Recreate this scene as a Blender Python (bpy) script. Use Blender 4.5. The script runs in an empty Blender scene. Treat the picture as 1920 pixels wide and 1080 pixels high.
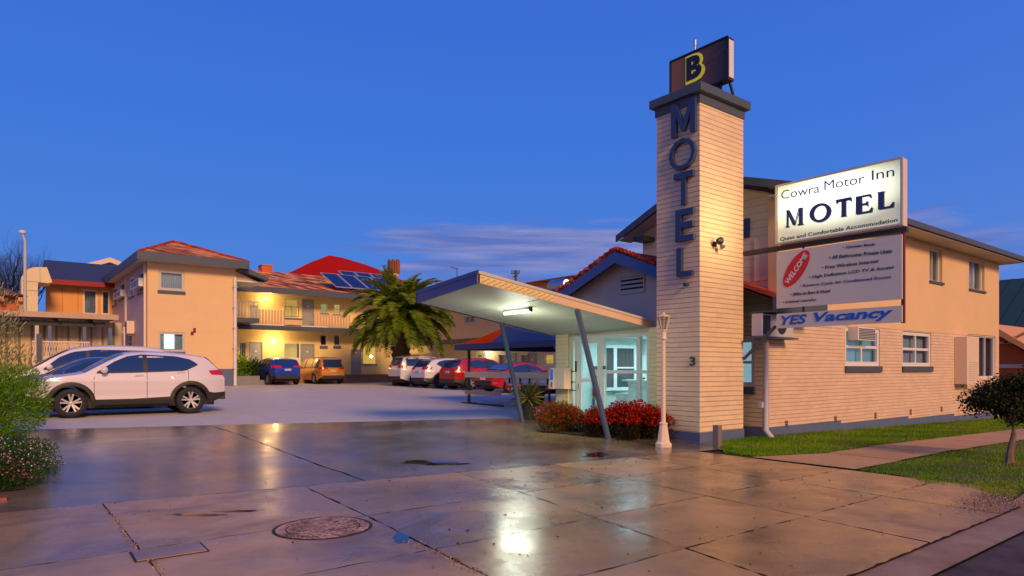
import bpy, bmesh, math, random
import numpy as np
from mathutils import Vector, Matrix
random.seed(7); np.random.seed(7)
S = bpy.context.scene; C = S.collection
R = math.radians
# ------------------------------------------------------------------ camera
CZ = 1.45; FPX = 1251.0; TH = R(51.8)
cam = bpy.data.cameras.new('camera'); camo = bpy.data.objects.new('camera', cam); C.objects.link(camo)
camo.location = (0, 0, CZ); camo.rotation_euler = (R(90), 0, TH - R(90))
cam.lens = 36 * FPX / 1920; cam.sensor_width = 36; cam.shift_y = 150 / 1920; cam.clip_end = 3000; cam.clip_start = .05
S.camera = camo
# ------------------------------------------------------------------ sky and sun
SUN_EL, SUN_AZ = R(27), R(-100)          # azimuth of the direction towards the afterglow, from +X
SV = Vector((math.cos(SUN_AZ) * math.cos(SUN_EL), math.sin(SUN_AZ) * math.cos(SUN_EL), math.sin(SUN_EL)))
sun = bpy.data.lights.new('sun', 'SUN'); sun.energy = 3.15; sun.angle = R(14); sun.color = (1.0, .58, .26)
suno = bpy.data.objects.new('sun', sun); C.objects.link(suno); suno.location = (0, -20, 20)
suno.rotation_euler = SV.to_track_quat('Z', 'Y').to_euler()
W = bpy.data.worlds.new('World'); S.world = W; W.use_nodes = True
S.view_settings.view_transform = 'Standard'; S.view_settings.look = 'None'
S.view_settings.exposure = 0; S.view_settings.gamma = 1
S.cycles.use_denoising = True
S.cycles.max_bounces = 6; S.cycles.diffuse_bounces = 3; S.cycles.glossy_bounces = 3; S.cycles.transparent_max_bounces = 12
S.cycles.sample_clamp_indirect = 4

class NT:
    """tiny node-graph helper"""
    def __init__(s, tree): s.t = tree; s.n = tree.nodes; s.l = tree.links
    def new(s, typ, **kw):
        n = s.n.new(typ)
        for k, v in kw.items():
            if hasattr(n, k): setattr(n, k, v)
        return n
    def link(s, a, b): s.l.new(a, b)
    def setin(s, n, i, v):
        if v is None: return
        if isinstance(v, bpy.types.NodeSocket): s.l.new(v, n.inputs[i])
        else: n.inputs[i].default_value = v
    def math(s, op, a, b=None, c=None, clamp=False):
        n = s.new('ShaderNodeMath', operation=op); n.use_clamp = clamp
        s.setin(n, 0, a); s.setin(n, 1, b); s.setin(n, 2, c); return n.outputs[0]
    def mix(s, f, a, b, bt='MIX'):
        n = s.new('ShaderNodeMix', data_type='RGBA', blend_type=bt)
        s.setin(n, 0, f); s.setin(n, 6, a if isinstance(a, bpy.types.NodeSocket) else (*a, 1)); s.setin(n, 7, b if isinstance(b, bpy.types.NodeSocket) else (*b, 1)); return n.outputs[2]
    def sep(s, v):
        n = s.new('ShaderNodeSeparateXYZ'); s.link(v, n.inputs[0]); return n.outputs
    def comb(s, x, y, z):
        n = s.new('ShaderNodeCombineXYZ'); s.setin(n, 0, x); s.setin(n, 1, y); s.setin(n, 2, z); return n.outputs[0]
    def noise(s, vec, scale, detail=3, rough=.5, dist=0):
        n = s.new('ShaderNodeTexNoise'); s.setin(n, 'Vector', vec); n.inputs['Scale'].default_value = scale
        n.inputs['Detail'].default_value = detail; n.inputs['Roughness'].default_value = rough; n.inputs['Distortion'].default_value = dist
        return n.outputs[0]
    def ramp(s, f, pts, interp='LINEAR'):
        n = s.new('ShaderNodeValToRGB'); s.link(f, n.inputs[0]); e = n.color_ramp.elements; n.color_ramp.interpolation = interp
        while len(e) < len(pts): e.new(.5)
        for el, (p, c) in zip(e, pts):
            el.position = p; el.color = (c, c, c, 1) if not hasattr(c, '__len__') else (*c, 1)
        return n.outputs[0]
    def map(s, vec, scale=(1, 1, 1), loc=(0, 0, 0), rot=(0, 0, 0)):
        n = s.new('ShaderNodeMapping'); s.link(vec, n.inputs[0]); n.inputs['Scale'].default_value = scale
        n.inputs['Location'].default_value = loc; n.inputs['Rotation'].default_value = rot; return n.outputs[0]

def build_world():
    g = NT(W.node_tree); g.n.clear()
    out = g.new('ShaderNodeOutputWorld')
    tc = g.new('ShaderNodeTexCoord'); d = tc.outputs['Generated']
    x, y, z = g.sep(d)
    zc = g.math('MAXIMUM', z, 0.0)
    # clear deep blue dusk, paler towards the horizon
    sky = g.ramp(zc, [(0, (.085, .225, .74)), (.12, (.070, .235, .77)), (.3, (.050, .195, .77)), (.6, (.036, .14, .70)), (1, (.025, .10, .55))])
    # afterglow at the camera's back
    az = g.math('MULTIPLY_ADD', x, math.cos(SUN_AZ), g.math('MULTIPLY', y, math.sin(SUN_AZ)))
    az = g.math('POWER', g.math('MULTIPLY_ADD', az, .5, .5, clamp=True), 3.0)
    low = g.math('POWER', g.math('SUBTRACT', 1.0, zc, clamp=True), 3.0)
    glow = g.math('MULTIPLY', az, low)
    sky = g.mix(glow, sky, (1.5, .80, .42))
    # thin violet cloud bands low in the sky, flattened in perspective
    zz = g.math('ADD', zc, .10)
    cv = g.comb(g.math('DIVIDE', x, zz), g.math('DIVIDE', y, zz), 0.0)
    fx = g.math('MULTIPLY_ADD', x, math.cos(TH), g.math('MULTIPLY', y, math.sin(TH)))
    rx = g.math('MULTIPLY_ADD', x, math.sin(TH), g.math('MULTIPLY', y, -math.cos(TH)))
    cn = g.noise(g.map(g.comb(rx, fx, z), (3.2, 3.2, 22.0), (1.3, .2, .35)), 1.6, 6, .55, .5)
    band = g.ramp(z, [(0, .95), (.10, .85), (.128, .55), (.15, .85), (.20, .95), (.232, .0), (1, 0)])
    side = g.ramp(g.math('MULTIPLY_ADD', rx, .5, .5), [(0, 0), (.35, 0), (.42, .95), (.58, 1), (.64, .75), (1, .6)])
    cm = g.math('MULTIPLY', band, side)
    cl = g.math('MULTIPLY', g.math('SUBTRACT', g.math('ADD', cn, g.math('MULTIPLY', cm, .50)), .72), 4.5, clamp=True)
    cl = g.math('MULTIPLY', cl, .78)
    lit = g.ramp(g.noise(g.map(g.comb(rx, fx, z), (5, 5, 60.0)), 1.2, 4), [(.4, (.13, .17, .52)), (.66, (.33, .33, .60))])
    sky = g.mix(cl, sky, lit)
    # below the horizon: dim ground tone
    sky = g.mix(g.math('MULTIPLY', g.math('MULTIPLY', z, -30.0, clamp=True), 1.0), sky, (.10, .09, .10))
    bg = g.new('ShaderNodeBackground'); g.link(sky, bg.inputs[0]); bg.inputs[1].default_value = 1.0
    st = g.new('ShaderNodeTexSky', sky_type='NISHITA'); st.sun_disc = False; st.sun_elevation = R(4); st.sun_rotation = R(90) - SUN_AZ
    bg2 = g.new('ShaderNodeBackground'); g.link(st.outputs[0], bg2.inputs[0]); bg2.inputs[1].default_value = .05
    mx = g.new('ShaderNodeMixShader'); mx.inputs[0].default_value = .12
    g.link(bg.outputs[0], mx.inputs[1]); g.link(bg2.outputs[0], mx.inputs[2]); g.link(mx.outputs[0], out.inputs[0])
build_world()

# ------------------------------------------------------------------ survey helpers: sight lines of the photograph -> metres
def ray(px):
    r = (px - 960) / FPX
    return (math.cos(TH) + r * math.sin(TH), math.sin(TH) - r * math.cos(TH))
def onY(px, Y): a, b = ray(px); D = Y / b; return a * D, D
def onX(px, X): a, b = ray(px); D = X / a; return b * D, D
def atD(px, D): a, b = ray(px); return a * D, b * D
def zz(py, D): return CZ + (690 - py) / FPX * D
def lerp(a, b, t): return a + (b - a) * t
def interp(x, pts):
    if x <= pts[0][0]: return pts[0][1]
    for (x0, y0), (x1, y1) in zip(pts, pts[1:]):
        if x <= x1: return y0 + (y1 - y0) * (x - x0) / (x1 - x0)
    return pts[-1][1]
GY = [(7.5, 0), (9.5, .03), (13.5, .17), (20, .25), (40, .45), (80, .5)]
def gz(x, y):
    z = interp(y, GY)
    if x > 13 and y < 14: z -= .02 * min(x - 13, 20) * (1 if y < 9 else (14 - y) / 5)
    return z
def gpt(px, py):
    a, b = ray(px); D = 2.0; s = (py - 690) / FPX
    while D < 120:
        x, y = a * D, b * D
        if CZ - s * D <= gz(x, y): return x, y
        D += .01
    return x, y

# ------------------------------------------------------------------ object helpers
def tag(o, label=None, cat=None, group=None, kind=None):
    if label: o['label'] = label
    if cat: o['category'] = cat
    if group: o['group'] = group
    if kind: o['kind'] = kind
    return o
def thing(name, label, cat, loc=(0, 0, 0), rz=0, group=None):
    o = bpy.data.objects.new(name, None); C.objects.link(o); o.empty_display_size = .2
    o.location = loc; o.rotation_euler = (0, 0, rz)
    return tag(o, label, cat, group)
def wloc(o):
    v = Vector((0, 0, 0))
    while o is not None: v = v + Vector(o.location); o = o.parent
    return v
class MB:
    def __init__(s): s.v = []; s.f = []; s.mi = []; s.cur = 0
    def add(s, vs, fs):
        b = len(s.v); s.v += [tuple(p) for p in vs]
        for f in fs: s.f.append([b + i for i in f]); s.mi.append(s.cur)
        return s
    def poly(s, *p): return s.add(p, [list(range(len(p)))])
    def box(s, x0, y0, z0, x1, y1, z1):
        x0, x1 = sorted((x0, x1)); y0, y1 = sorted((y0, y1)); z0, z1 = sorted((z0, z1))
        return s.add([(x0, y0, z0), (x1, y0, z0), (x1, y1, z0), (x0, y1, z0), (x0, y0, z1), (x1, y0, z1), (x1, y1, z1), (x0, y1, z1)],
                     [[0, 3, 2, 1], [4, 5, 6, 7], [0, 1, 5, 4], [1, 2, 6, 5], [2, 3, 7, 6], [3, 0, 4, 7]])
    def bar(s, a, b, w, h, up=(0, 0, 1)):
        a = Vector(a); b = Vector(b); d = (b - a).normalized(); u = Vector(up); r = d.cross(u)
        if r.length < 1e-4: r = d.cross(Vector((1, 0, 0)))
        r.normalize(); u = r.cross(d).normalized(); r = r * w / 2; u = u * h / 2
        return s.add([a - r - u, a + r - u, a + r + u, a - r + u, b - r - u, b + r - u, b + r + u, b - r + u],
                     [[0, 1, 2, 3], [7, 6, 5, 4], [0, 4, 5, 1], [1, 5, 6, 2], [2, 6, 7, 3], [3, 7, 4, 0]])
    def ext(s, pts, vec):
        n = len(pts); vec = Vector(vec); q = [Vector(p) for p in pts] + [Vector(p) + vec for p in pts]
        return s.add(q, [list(range(n))[::-1], [n + i for i in range(n)]] + [[i, (i + 1) % n, n + (i + 1) % n, n + i] for i in range(n)])
    def tube(s, pts, r, n=8, cap=True):
        pts = [Vector(p) for p in pts]; rs = r if hasattr(r, '__len__') else [r] * len(pts); b = len(s.v); vs = []; fs = []
        for i, p in enumerate(pts):
            d = (pts[min(i + 1, len(pts) - 1)] - pts[max(i - 1, 0)]).normalized()
            a = d.cross(Vector((0, 0, 1)))
            if a.length < .02: a = d.cross(Vector((1, 0, 0)))
            a.normalize(); c = d.cross(a)
            for k in range(n):
                t = 2 * math.pi * k / n; vs.append(p + (a * math.cos(t) + c * math.sin(t)) * rs[i])
        for i in range(len(pts) - 1):
            for k in range(n): fs.append([i * n + k, i * n + (k + 1) % n, (i + 1) * n + (k + 1) % n, (i + 1) * n + k])
        if cap: fs.append(list(range(n))[::-1]); fs.append([(len(pts) - 1) * n + k for k in range(n)])
        return s.add(vs, fs)
    def lathe(s, prof, c, n=20, sx=1, sy=1, axis='Z', rot=0):
        vs = []; fs = []
        for r, h in prof:
            for k in range(n):
                t = 2 * math.pi * k / n + rot; x, y = r * math.cos(t) * sx, r * math.sin(t) * sy
                p = (x, y, h) if axis == 'Z' else ((x, h, y) if axis == 'Y' else (h, x, y))
                vs.append((c[0] + p[0], c[1] + p[1], c[2] + p[2]))
        for i in range(len(prof) - 1):
            for k in range(n): fs.append([i * n + k, i * n + (k + 1) % n, (i + 1) * n + (k + 1) % n, (i + 1) * n + k])
        fs.append(list(range(n))[::-1]); fs.append([(len(prof) - 1) * n + k for k in range(n)])
        return s.add(vs, fs)
    def build(s, name, m, parent=None, smooth=False, local=False, bevel=0):
        me = bpy.data.meshes.new(name)
        off = Vector((0, 0, 0)) if (parent is None or local) else wloc(parent)
        me.from_pydata([(p[0] - off.x, p[1] - off.y, p[2] - off.z) for p in s.v], [], s.f)
        for q in (m if isinstance(m, (list, tuple)) else [m]): me.materials.append(q)
        me.polygons.foreach_set('material_index', s.mi)
        if smooth:
            me.polygons.foreach_set('use_smooth', [True] * len(me.polygons))
            me.update(); me.set_sharp_from_angle(angle=R(40))
        me.update()
        bm = bmesh.new(); bm.from_mesh(me); bmesh.ops.recalc_face_normals(bm, faces=bm.faces); bm.to_mesh(me); bm.free()
        o = bpy.data.objects.new(name, me); C.objects.link(o); o.parent = parent
        if bevel:
            b = o.modifiers.new('bevel', 'BEVEL'); b.width = bevel; b.segments = 2; b.limit_method = 'ANGLE'; b.angle_limit = R(40)
        return o
def box_obj(name, m, parent, *a, **k): return MB().box(*a).build(name, m, parent, **k)

def text_mesh(txt, extrude=.0, weight=0, shear=0, spacing=1.0):
    cu = bpy.data.curves.new('lettering', 'FONT'); cu.body = txt; cu.size = 1; cu.extrude = extrude; cu.offset = weight; cu.shear = shear
    cu.space_character = spacing; cu.resolution_u = 3
    o = bpy.data.objects.new('lettering', cu); C.objects.link(o); bpy.context.view_layer.update()
    me = bpy.data.meshes.new_from_object(o.evaluated_get(bpy.context.evaluated_depsgraph_get()))
    vs = [v.co.copy() for v in me.vertices]; fs = [list(p.vertices) for p in me.polygons]
    bpy.data.objects.remove(o); bpy.data.curves.remove(cu); bpy.data.meshes.remove(me)
    return vs, fs
def put_text(mb, txt, plane, c, a0, a1, z0, z1, depth=.004, weight=0, shear=0, slope=0, spacing=1.0, M=None, keep=False):
    """fit lettering in a rectangle of the wall plane: 'X' faces -X (reads towards -Y), 'Y' faces -Y (reads towards +X)"""
    vs, fs = text_mesh(txt, 1.0, weight, shear, spacing)
    mnx = min(v.x for v in vs); mxx = max(v.x for v in vs); mny = min(v.y for v in vs); mxy = max(v.y for v in vs)
    out = []
    for v in vs:
        s = (v.x - mnx) / (mxx - mnx); t = (v.y - mny) / (mxy - mny); a = a0 + (a1 - a0) * s; z = z0 + (z1 - z0) * t + slope * (a - a0); d = c - (depth if v.z > 0 else 0)
        p = (d, a, z) if plane == 'X' else (a, d, z)
        if M is not None: p = M(a, z, depth if v.z > 0 else 0)
        out.append(p)
    mb.add(out, fs)

# ------------------------------------------------------------------ materials
MATS = {}
def pmat(name, col, rough=.6, metal=0, spec=.5, emit=None, es=0, coat=0, build=None, alpha=None):
    if name in MATS: return MATS[name]
    m = bpy.data.materials.new(name); m.use_nodes = True; g = NT(m.node_tree)
    b = g.n['Principled BSDF']; b.inputs['Base Color'].default_value = (*col, 1); b.inputs['Roughness'].default_value = rough
    b.inputs['Metallic'].default_value = metal; b.inputs['Specular IOR Level'].default_value = spec; b.inputs['Coat Weight'].default_value = coat
    if emit: b.inputs['Emission Color'].default_value = (*emit, 1); b.inputs['Emission Strength'].default_value = es
    if build:
        geo = g.new('ShaderNodeNewGeometry'); build(g, b, geo.outputs['Position'])
    MATS[name] = m; return m
def bump(g, b, h, strength=.3, dist=.02):
    n = g.new('ShaderNodeBump'); n.inputs['Strength'].default_value = strength; n.inputs['Distance'].default_value = dist
    g.link(h, n.inputs['Height']); g.link(n.outputs[0], b.inputs['Normal'])
def paint(name, col, rough=.55, var=.12, scale=1.2, stain=.0, bmp=.15, spec=.35):
    def f(g, b, P):
        n = g.noise(P, scale, 5, .6); n2 = g.noise(g.map(P, (6, 6, .5)), 1.0, 4)
        k = g.math('ADD', g.math('MULTIPLY', g.math('SUBTRACT', n, .5), var * 2), g.math('MULTIPLY', g.math('SUBTRACT', n2, .55), stain * 2))
        k = g.math('ADD', k, 1.0)
        g.link(g.mix(1.0, col, g.comb(k, k, k), 'MULTIPLY'), b.inputs['Base Color'])
        if bmp: bump(g, b, g.noise(P, 40, 3), bmp, .01)
    return pmat(name, col, rough, spec=spec, build=f)
def brick(name, col, course=.086, line=(.26, .16, .10), lw=.12, dark=.75, var=.10, perp=0.0, both=.6):
    """painted brickwork whose bed joints read as dark raked lines"""
    def f(g, b, P):
        x, y, z = g.sep(P)
        wob = g.math('MULTIPLY', g.math('SUBTRACT', g.noise(g.map(P, (.8, .8, 0.2)), 1.0, 2), .5), .025)
        zn = g.math('DIVIDE', g.math('ADD', z, wob), course); fr = g.math('FRACT', zn)
        row = g.math('FLOOR', zn)
        edge = g.math('ABSOLUTE', g.math('SUBTRACT', fr, .5))
        ln = g.math('MULTIPLY', g.math('SUBTRACT', edge, .5 - lw / 2 * 1.4), 1 / (lw * .25), clamp=True)
        brk = g.ramp(g.noise(g.comb(g.math('ADD', x, y), g.math('MULTIPLY', row, 3.7), 0.0), 1.3, 4, .6), [(.36, 1 - both), (.58, 1)])
        hor = g.math('MULTIPLY', ln, brk)
        xs = g.math('ADD', g.math('DIVIDE', g.math('ADD', x, y), .24), g.math('MULTIPLY', row, .5))
        pe = g.math('MULTIPLY', g.math('SUBTRACT', g.math('ABSOLUTE', g.math('SUBTRACT', g.math('FRACT', xs), .5)), .47), 60, clamp=True)
        pmask = g.ramp(g.noise(P, .9, 2), [(.55, 0), (.66, 1)])
        hor2 = g.math('MAXIMUM', hor, g.math('MULTIPLY', g.math('MULTIPLY', pe, pmask), perp)) if perp else hor
        wn = g.new('ShaderNodeTexWhiteNoise'); wn.noise_dimensions = '2D'
        g.link(g.comb(g.math('FLOOR', xs), row, 0.0), wn.inputs['Vector'])
        k = g.math('ADD', 1.0, g.math('ADD', g.math('MULTIPLY', g.math('SUBTRACT', wn.outputs[0], .5), var * .6), g.math('MULTIPLY', g.math('SUBTRACT', g.noise(P, 1.4, 5, .6), .5), var * 2)))
        base = g.mix(1.0, col, g.comb(k, k, k), 'MULTIPLY')
        g.link(g.mix(g.math('MULTIPLY', hor2, dark), base, line), b.inputs['Base Color'])
        h = g.math('SUBTRACT', g.math('MULTIPLY', g.noise(P, 30, 3), .25), g.math('MAXIMUM', ln, g.math('MULTIPLY', pe, .3)))
        bump(g, b, h, .5, .012)
    return pmat(name, col, .6, spec=.35, build=f)
def tile(name, cols, row=.09, col=.26, bs=.8, along='XY'):
    """courses of terracotta roof tiles"""
    def f(g, b, P):
        x, y, z = g.sep(P)
        rz_ = g.math('DIVIDE', z, row); fr = g.math('FRACT', rz_); rw = g.math('FLOOR', rz_)
        u = g.math('ADD', g.math('DIVIDE', g.math('ADD', x, y), col), g.math('MULTIPLY', rw, .5)); fu = g.math('FRACT', u)
        wn = g.new('ShaderNodeTexWhiteNoise'); wn.noise_dimensions = '2D'; g.link(g.comb(g.math('FLOOR', u), rw, 0.0), wn.inputs['Vector'])
        t = g.math('ADD', g.math('MULTIPLY', wn.outputs[0], .75), g.math('MULTIPLY', g.math('SUBTRACT', g.noise(P, 2.2, 5, .7), .32), .9))
        c = g.ramp(t, [(.2, cols[0]), (.55, cols[1]), (.9, cols[2])])
        gap = g.math('MAXIMUM', g.math('MULTIPLY', g.math('SUBTRACT', fr, .82), 6, clamp=True), g.math('MULTIPLY', g.math('SUBTRACT', g.math('ABSOLUTE', g.math('SUBTRACT', fu, .5)), .43), 12, clamp=True))
        g.link(g.mix(g.math('MULTIPLY', gap, .7), c, tuple(q * .25 for q in cols[0])), b.inputs['Base Color'])
        h = g.math('ADD', g.math('MULTIPLY', g.math('SUBTRACT', 1.0, fr), .6), g.math('SINE', g.math('MULTIPLY', fu, 3.14)))
        bump(g, b, h, bs, .04)
    return pmat(name, cols[1], .75, spec=.25, build=f)

CREAM = (.74, .50, .25); 
M_wall = paint('peach_render', CREAM, var=.08, stain=.012)
M_brick = brick('cream_brick', (.70, .50, .34), .086, perp=.25, dark=.85, var=.15)
M_tower = brick('tower_brick', (.74, .55, .34), .098, perp=.3, lw=.14, dark=.85, var=.15)
M_pillar = brick('yellow_brick', (.76, .66, .34), .092, dark=.45)
M_weather = brick('upper_weatherboard', (.70, .58, .38), .17, dark=.5, lw=.07)
M_yel = paint('yellow_render', (.86, .66, .27), var=.05, stain=.03)
M_shaded = paint('shaded_side_render', (.50, .41, .36), var=.08, stain=.08)  # shaded side of the peach block, its shade put into a darker base colour
M_plinth = paint('blue_grey_plinth', (.10, .135, .23), var=.2, scale=4, rough=.6)
M_navy = paint('dark_blue_paint', (.035, .06, .14), rough=.45, var=.1)
M_blue = paint('blue_fascia_paint', (.05, .10, .26), rough=.45, var=.1)
M_grey = paint('grey_fascia_paint', (.075, .088, .11), rough=.5, var=.12)
M_soffit = paint('soffit_board', (.52, .49, .44), rough=.6, var=.08)
M_white = paint('white_paint', (.70, .68, .66), rough=.45, var=.06)
M_pipe = paint('pale_pipe_paint', (.50, .49, .52), rough=.4, var=.06)
M_creamp = paint('cream_metal_paint', (.74, .58, .42), rough=.4, var=.08, scale=8)
M_door = paint('grey_door_paint', (.30, .31, .32), rough=.45, var=.05)
M_tile = tile('terracotta_tiles', [(.14, .035, .01), (.56, .15, .03), (.90, .42, .12)], row=.19, col=.55, bs=1.0)
M_tileR = tile('red_roof_tiles', [(.28, .02, .008), (.50, .05, .015), (.66, .12, .03)], row=.11)
M_redmetal = paint('red_roof_sheet', (.42, .010, .002), rough=.8, var=.12, scale=.3, stain=.06, spec=.05)
M_dark = paint('charcoal_paint', (.03, .032, .036), rough=.5, var=.2)
M_black = pmat('black_rubber', (.012, .012, .013), .75)
M_steel = pmat('galvanised_steel', (.45, .46, .48), .35, .8)
M_timber = paint('raw_timber', (.46, .30, .15), rough=.7, var=.2, scale=6)
M_orange = paint('orange_cladding', (.72, .33, .10), rough=.55, var=.08)
M_rust = paint('burnt_orange_wall', (.62, .12, .02), rough=.6, var=.1)
def glassmat(name, tint=(.75, .85, .95), dark=.0, rough=.02):
    m = bpy.data.materials.new(name); m.use_nodes = True; g = NT(m.node_tree); g.n.clear(); out = g.new('ShaderNodeOutputMaterial')
    tr = g.new('ShaderNodeBsdfTransparent'); tr.inputs[0].default_value = (*tint, 1)
    gl = g.new('ShaderNodeBsdfGlossy'); gl.inputs['Roughness'].default_value = rough; gl.inputs[0].default_value = (.95, .97, 1, 1)
    fr = g.new('ShaderNodeLayerWeight'); fr.inputs[0].default_value = .5
    f = g.math('MULTIPLY_ADD', g.math('POWER', fr.outputs['Facing'], 4.0), .35, .05 + dark, clamp=True)
    mx = g.new('ShaderNodeMixShader'); g.link(f, mx.inputs[0]); g.link(tr.outputs[0], mx.inputs[1]); g.link(gl.outputs[0], mx.inputs[2]); g.link(mx.outputs[0], out.inputs[0])
    MATS[name] = m; return m
M_glass = glassmat('window_glass')
M_cglass = pmat('sky_blue_car_glass', (.016, .04, .11), .04, spec=1.0, coat=.5)  # blue of the reflected sky put into the base colour
def curtain(name, col, emit=None, es=0):
    def f(g, b, P):
        x, y, z = g.sep(P)
        w = g.math('SINE', g.math('ADD', g.math('MULTIPLY', g.math('ADD', x, y), 55), g.math('MULTIPLY', g.noise(P, 3, 2), 6)))
        k = g.math('MULTIPLY_ADD', w, .12, .88)
        c = g.mix(1.0, col, g.comb(k, k, k), 'MULTIPLY'); g.link(c, b.inputs['Base Color'])
        if emit:
            e = g.mix(1.0, emit, g.comb(k, k, k), 'MULTIPLY'); g.link(e, b.inputs['Emission Color']); b.inputs['Emission Strength'].default_value = es
    return pmat(name, col, .8, build=f)
M_curt = curtain('pale_curtain', (.66, .60, .52))
M_curtd = curtain('dim_curtain', (.34, .30, .26))
M_curtw = curtain('lit_warm_curtain', (.7, .5, .2), (1.0, .50, .08), .8)
M_curtg = curtain('lit_green_curtain', (.5, .5, .2), (.62, .55, .08), .7)
M_litw = pmat('lit_white_room', (.8, .8, .8), .8, emit=(.85, .95, 1.0), es=1.6)
M_room = pmat('dim_room', (.06, .06, .07), .8)
# ------------------------------------------------------------------ ground
def wet(name, col, r0, r1, streak=(1, 1), col2=None, bmp=.08, spec=.6, scale=1.0, mottle=.25, cracks=False):
    def f(g, b, P):
        at = g.new('ShaderNodeAttribute'); at.attribute_name = 'tone'; tone = at.outputs['Fac']
        big = g.noise(P, .45 * scale, 5, .6, .6); fine = g.noise(P, 9, 5, .65); mid = g.noise(P, 2.2, 5, .6, .4)
        k = g.math('ADD', g.math('MULTIPLY_ADD', g.math('SUBTRACT', mid, .5), mottle * 2.2, 1.0), g.math('MULTIPLY', g.math('SUBTRACT', fine, .5), mottle * .8))
        k = g.math('MULTIPLY', k, g.math('MULTIPLY_ADD', tone, .55, .72))
        c = g.mix(g.math('MULTIPLY', g.math('SUBTRACT', big, .42), 5, clamp=True), col, col2 or col)
        spots = g.math('MULTIPLY', g.math('SUBTRACT', g.noise(P, 34, 2, .5), .70), 14, clamp=True)
        k = g.math('MULTIPLY', k, g.math('SUBTRACT', 1.0, g.math('MULTIPLY', spots, .45)))
        g.link(g.mix(1.0, c, g.comb(k, k, k), 'MULTIPLY'), b.inputs['Base Color'])
        if cracks:
            vz_ = g.new('ShaderNodeTexVoronoi', feature='DISTANCE_TO_EDGE'); g.link(g.map(P, (.33, .33, .33), (3.1, .4, 0)), vz_.inputs['Vector'])
            vn = g.noise(P, 3.0, 6, .7); dd_ = g.math('ADD', vz_.outputs[0], g.math('MULTIPLY', g.math('SUBTRACT', vn, .5), .045))
            ck = g.math('MULTIPLY', g.math('LESS_THAN', g.math('ABSOLUTE', dd_), .0016), g.ramp(g.noise(P, .7, 2), [(.5, 0), (.54, 1)]))
            k = g.math('MULTIPLY', k, g.math('SUBTRACT', 1.0, g.math('MULTIPLY', ck, .8)))
            stain = g.ramp(g.noise(g.map(P, (1, 1, 1), (7, 2, 0)), .9, 6, .62, .8), [(.36, .62), (.50, 1), (.62, 1.12)])
            k = g.math('MULTIPLY', k, stain)
            g.link(g.mix(1.0, c, g.comb(k, k, k), 'MULTIPLY'), b.inputs['Base Color'])
        wm = g.math('ADD', g.math('MULTIPLY', g.math('SUBTRACT', big, .5), 1.6), g.math('MULTIPLY', g.math('SUBTRACT', mid, .5), .9))
        wm = g.math('ADD', g.math('ADD', wm, .5), g.math('MULTIPLY', g.math('SUBTRACT', tone, .5), -.5), clamp=True)
        ro = g.math('MULTIPLY_ADD', wm, r0 - r1, r1)
        g.link(ro, b.inputs['Roughness'])
        h = g.math('ADD', g.math('MULTIPLY', mid, .5), g.math('MULTIPLY', fine, .25)); bump(g, b, h, bmp, .03)
    return pmat(name, col, r1, spec=spec, build=f)
M_lot = wet('dry_lot_concrete', (.56, .52, .41), .5, .75, mottle=.16, bmp=.1, spec=.3, col2=(.60, .52, .40))
M_drive = wet('wet_driveway_concrete', (.22, .155, .085), .12, .30, col2=(.13, .10, .06), spec=.95, mottle=.25, bmp=.06, cracks=True)
M_apron = wet('damp_footpath_concrete', (.46, .26, .075), .09, .52, col2=(.30, .18, .065), spec=.85, mottle=.26, bmp=.06, cracks=True)
M_path = wet('footpath_concrete', (.46, .27, .12), .4, .7, spec=.4, mottle=.2)
M_joint = paint('joint_dirt', (.035, .026, .02), rough=.8)
M_asph = wet('road_asphalt', (.085, .062, .055), .6, .9, mottle=.8, bmp=.5, spec=.2)
M_gut = wet('gutter_concrete', (.30, .19, .10), .4, .7, mottle=.6, bmp=.4, spec=.3)
M_gravel = wet('gravelly_concrete', (.28, .22, .18), .4, .8, mottle=1.6, bmp=1.0, spec=.4)
M_soil = paint('garden_soil', (.035, .022, .014), rough=.9, bmp=.6)
M_turf = paint('turf_base', (.075, .085, .022), rough=.9, var=.5, scale=3)
M_terr = paint('distant_ground', (.05, .06, .03), rough=.95)

def patch(mb, p00, p10, p11, p01, n, m, dz, edge=0, tone=None, tones=None):
    b = len(mb.v)
    for j in range(m + 1):
        for i in range(n + 1):
            s, t = i / n, j / m
            x = lerp(lerp(p00[0], p10[0], s), lerp(p01[0], p11[0], s), t); y = lerp(lerp(p00[1], p10[1], s), lerp(p01[1], p11[1], s), t)
            if edge and (i in (0, n) or j in (0, m)): x += random.uniform(-edge, edge); y += random.uniform(-edge, edge)
            mb.v.append((x, y, gz(x, y) + dz))
    for j in range(m):
        for i in range(n):
            mb.f.append([b + j * (n + 1) + i, b + j * (n + 1) + i + 1, b + (j + 1) * (n + 1) + i + 1, b + (j + 1) * (n + 1) + i]); mb.mi.append(mb.cur)
            if tones is not None: tones.append(tone if tone is not None else .5)
def set_tone(o, tones):
    a = o.data.attributes.new('tone', 'FLOAT', 'FACE'); a.data.foreach_set('value', tones)
def sheet(name, m, *quads, dz=0, n=20):
    mb = MB(); tones = []
    for q in quads: patch(mb, *q, n, n, dz, tones=tones)
    o = mb.build(name, m, smooth=True); set_tone(o, tones); tag(o, kind='structure'); return o
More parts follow.
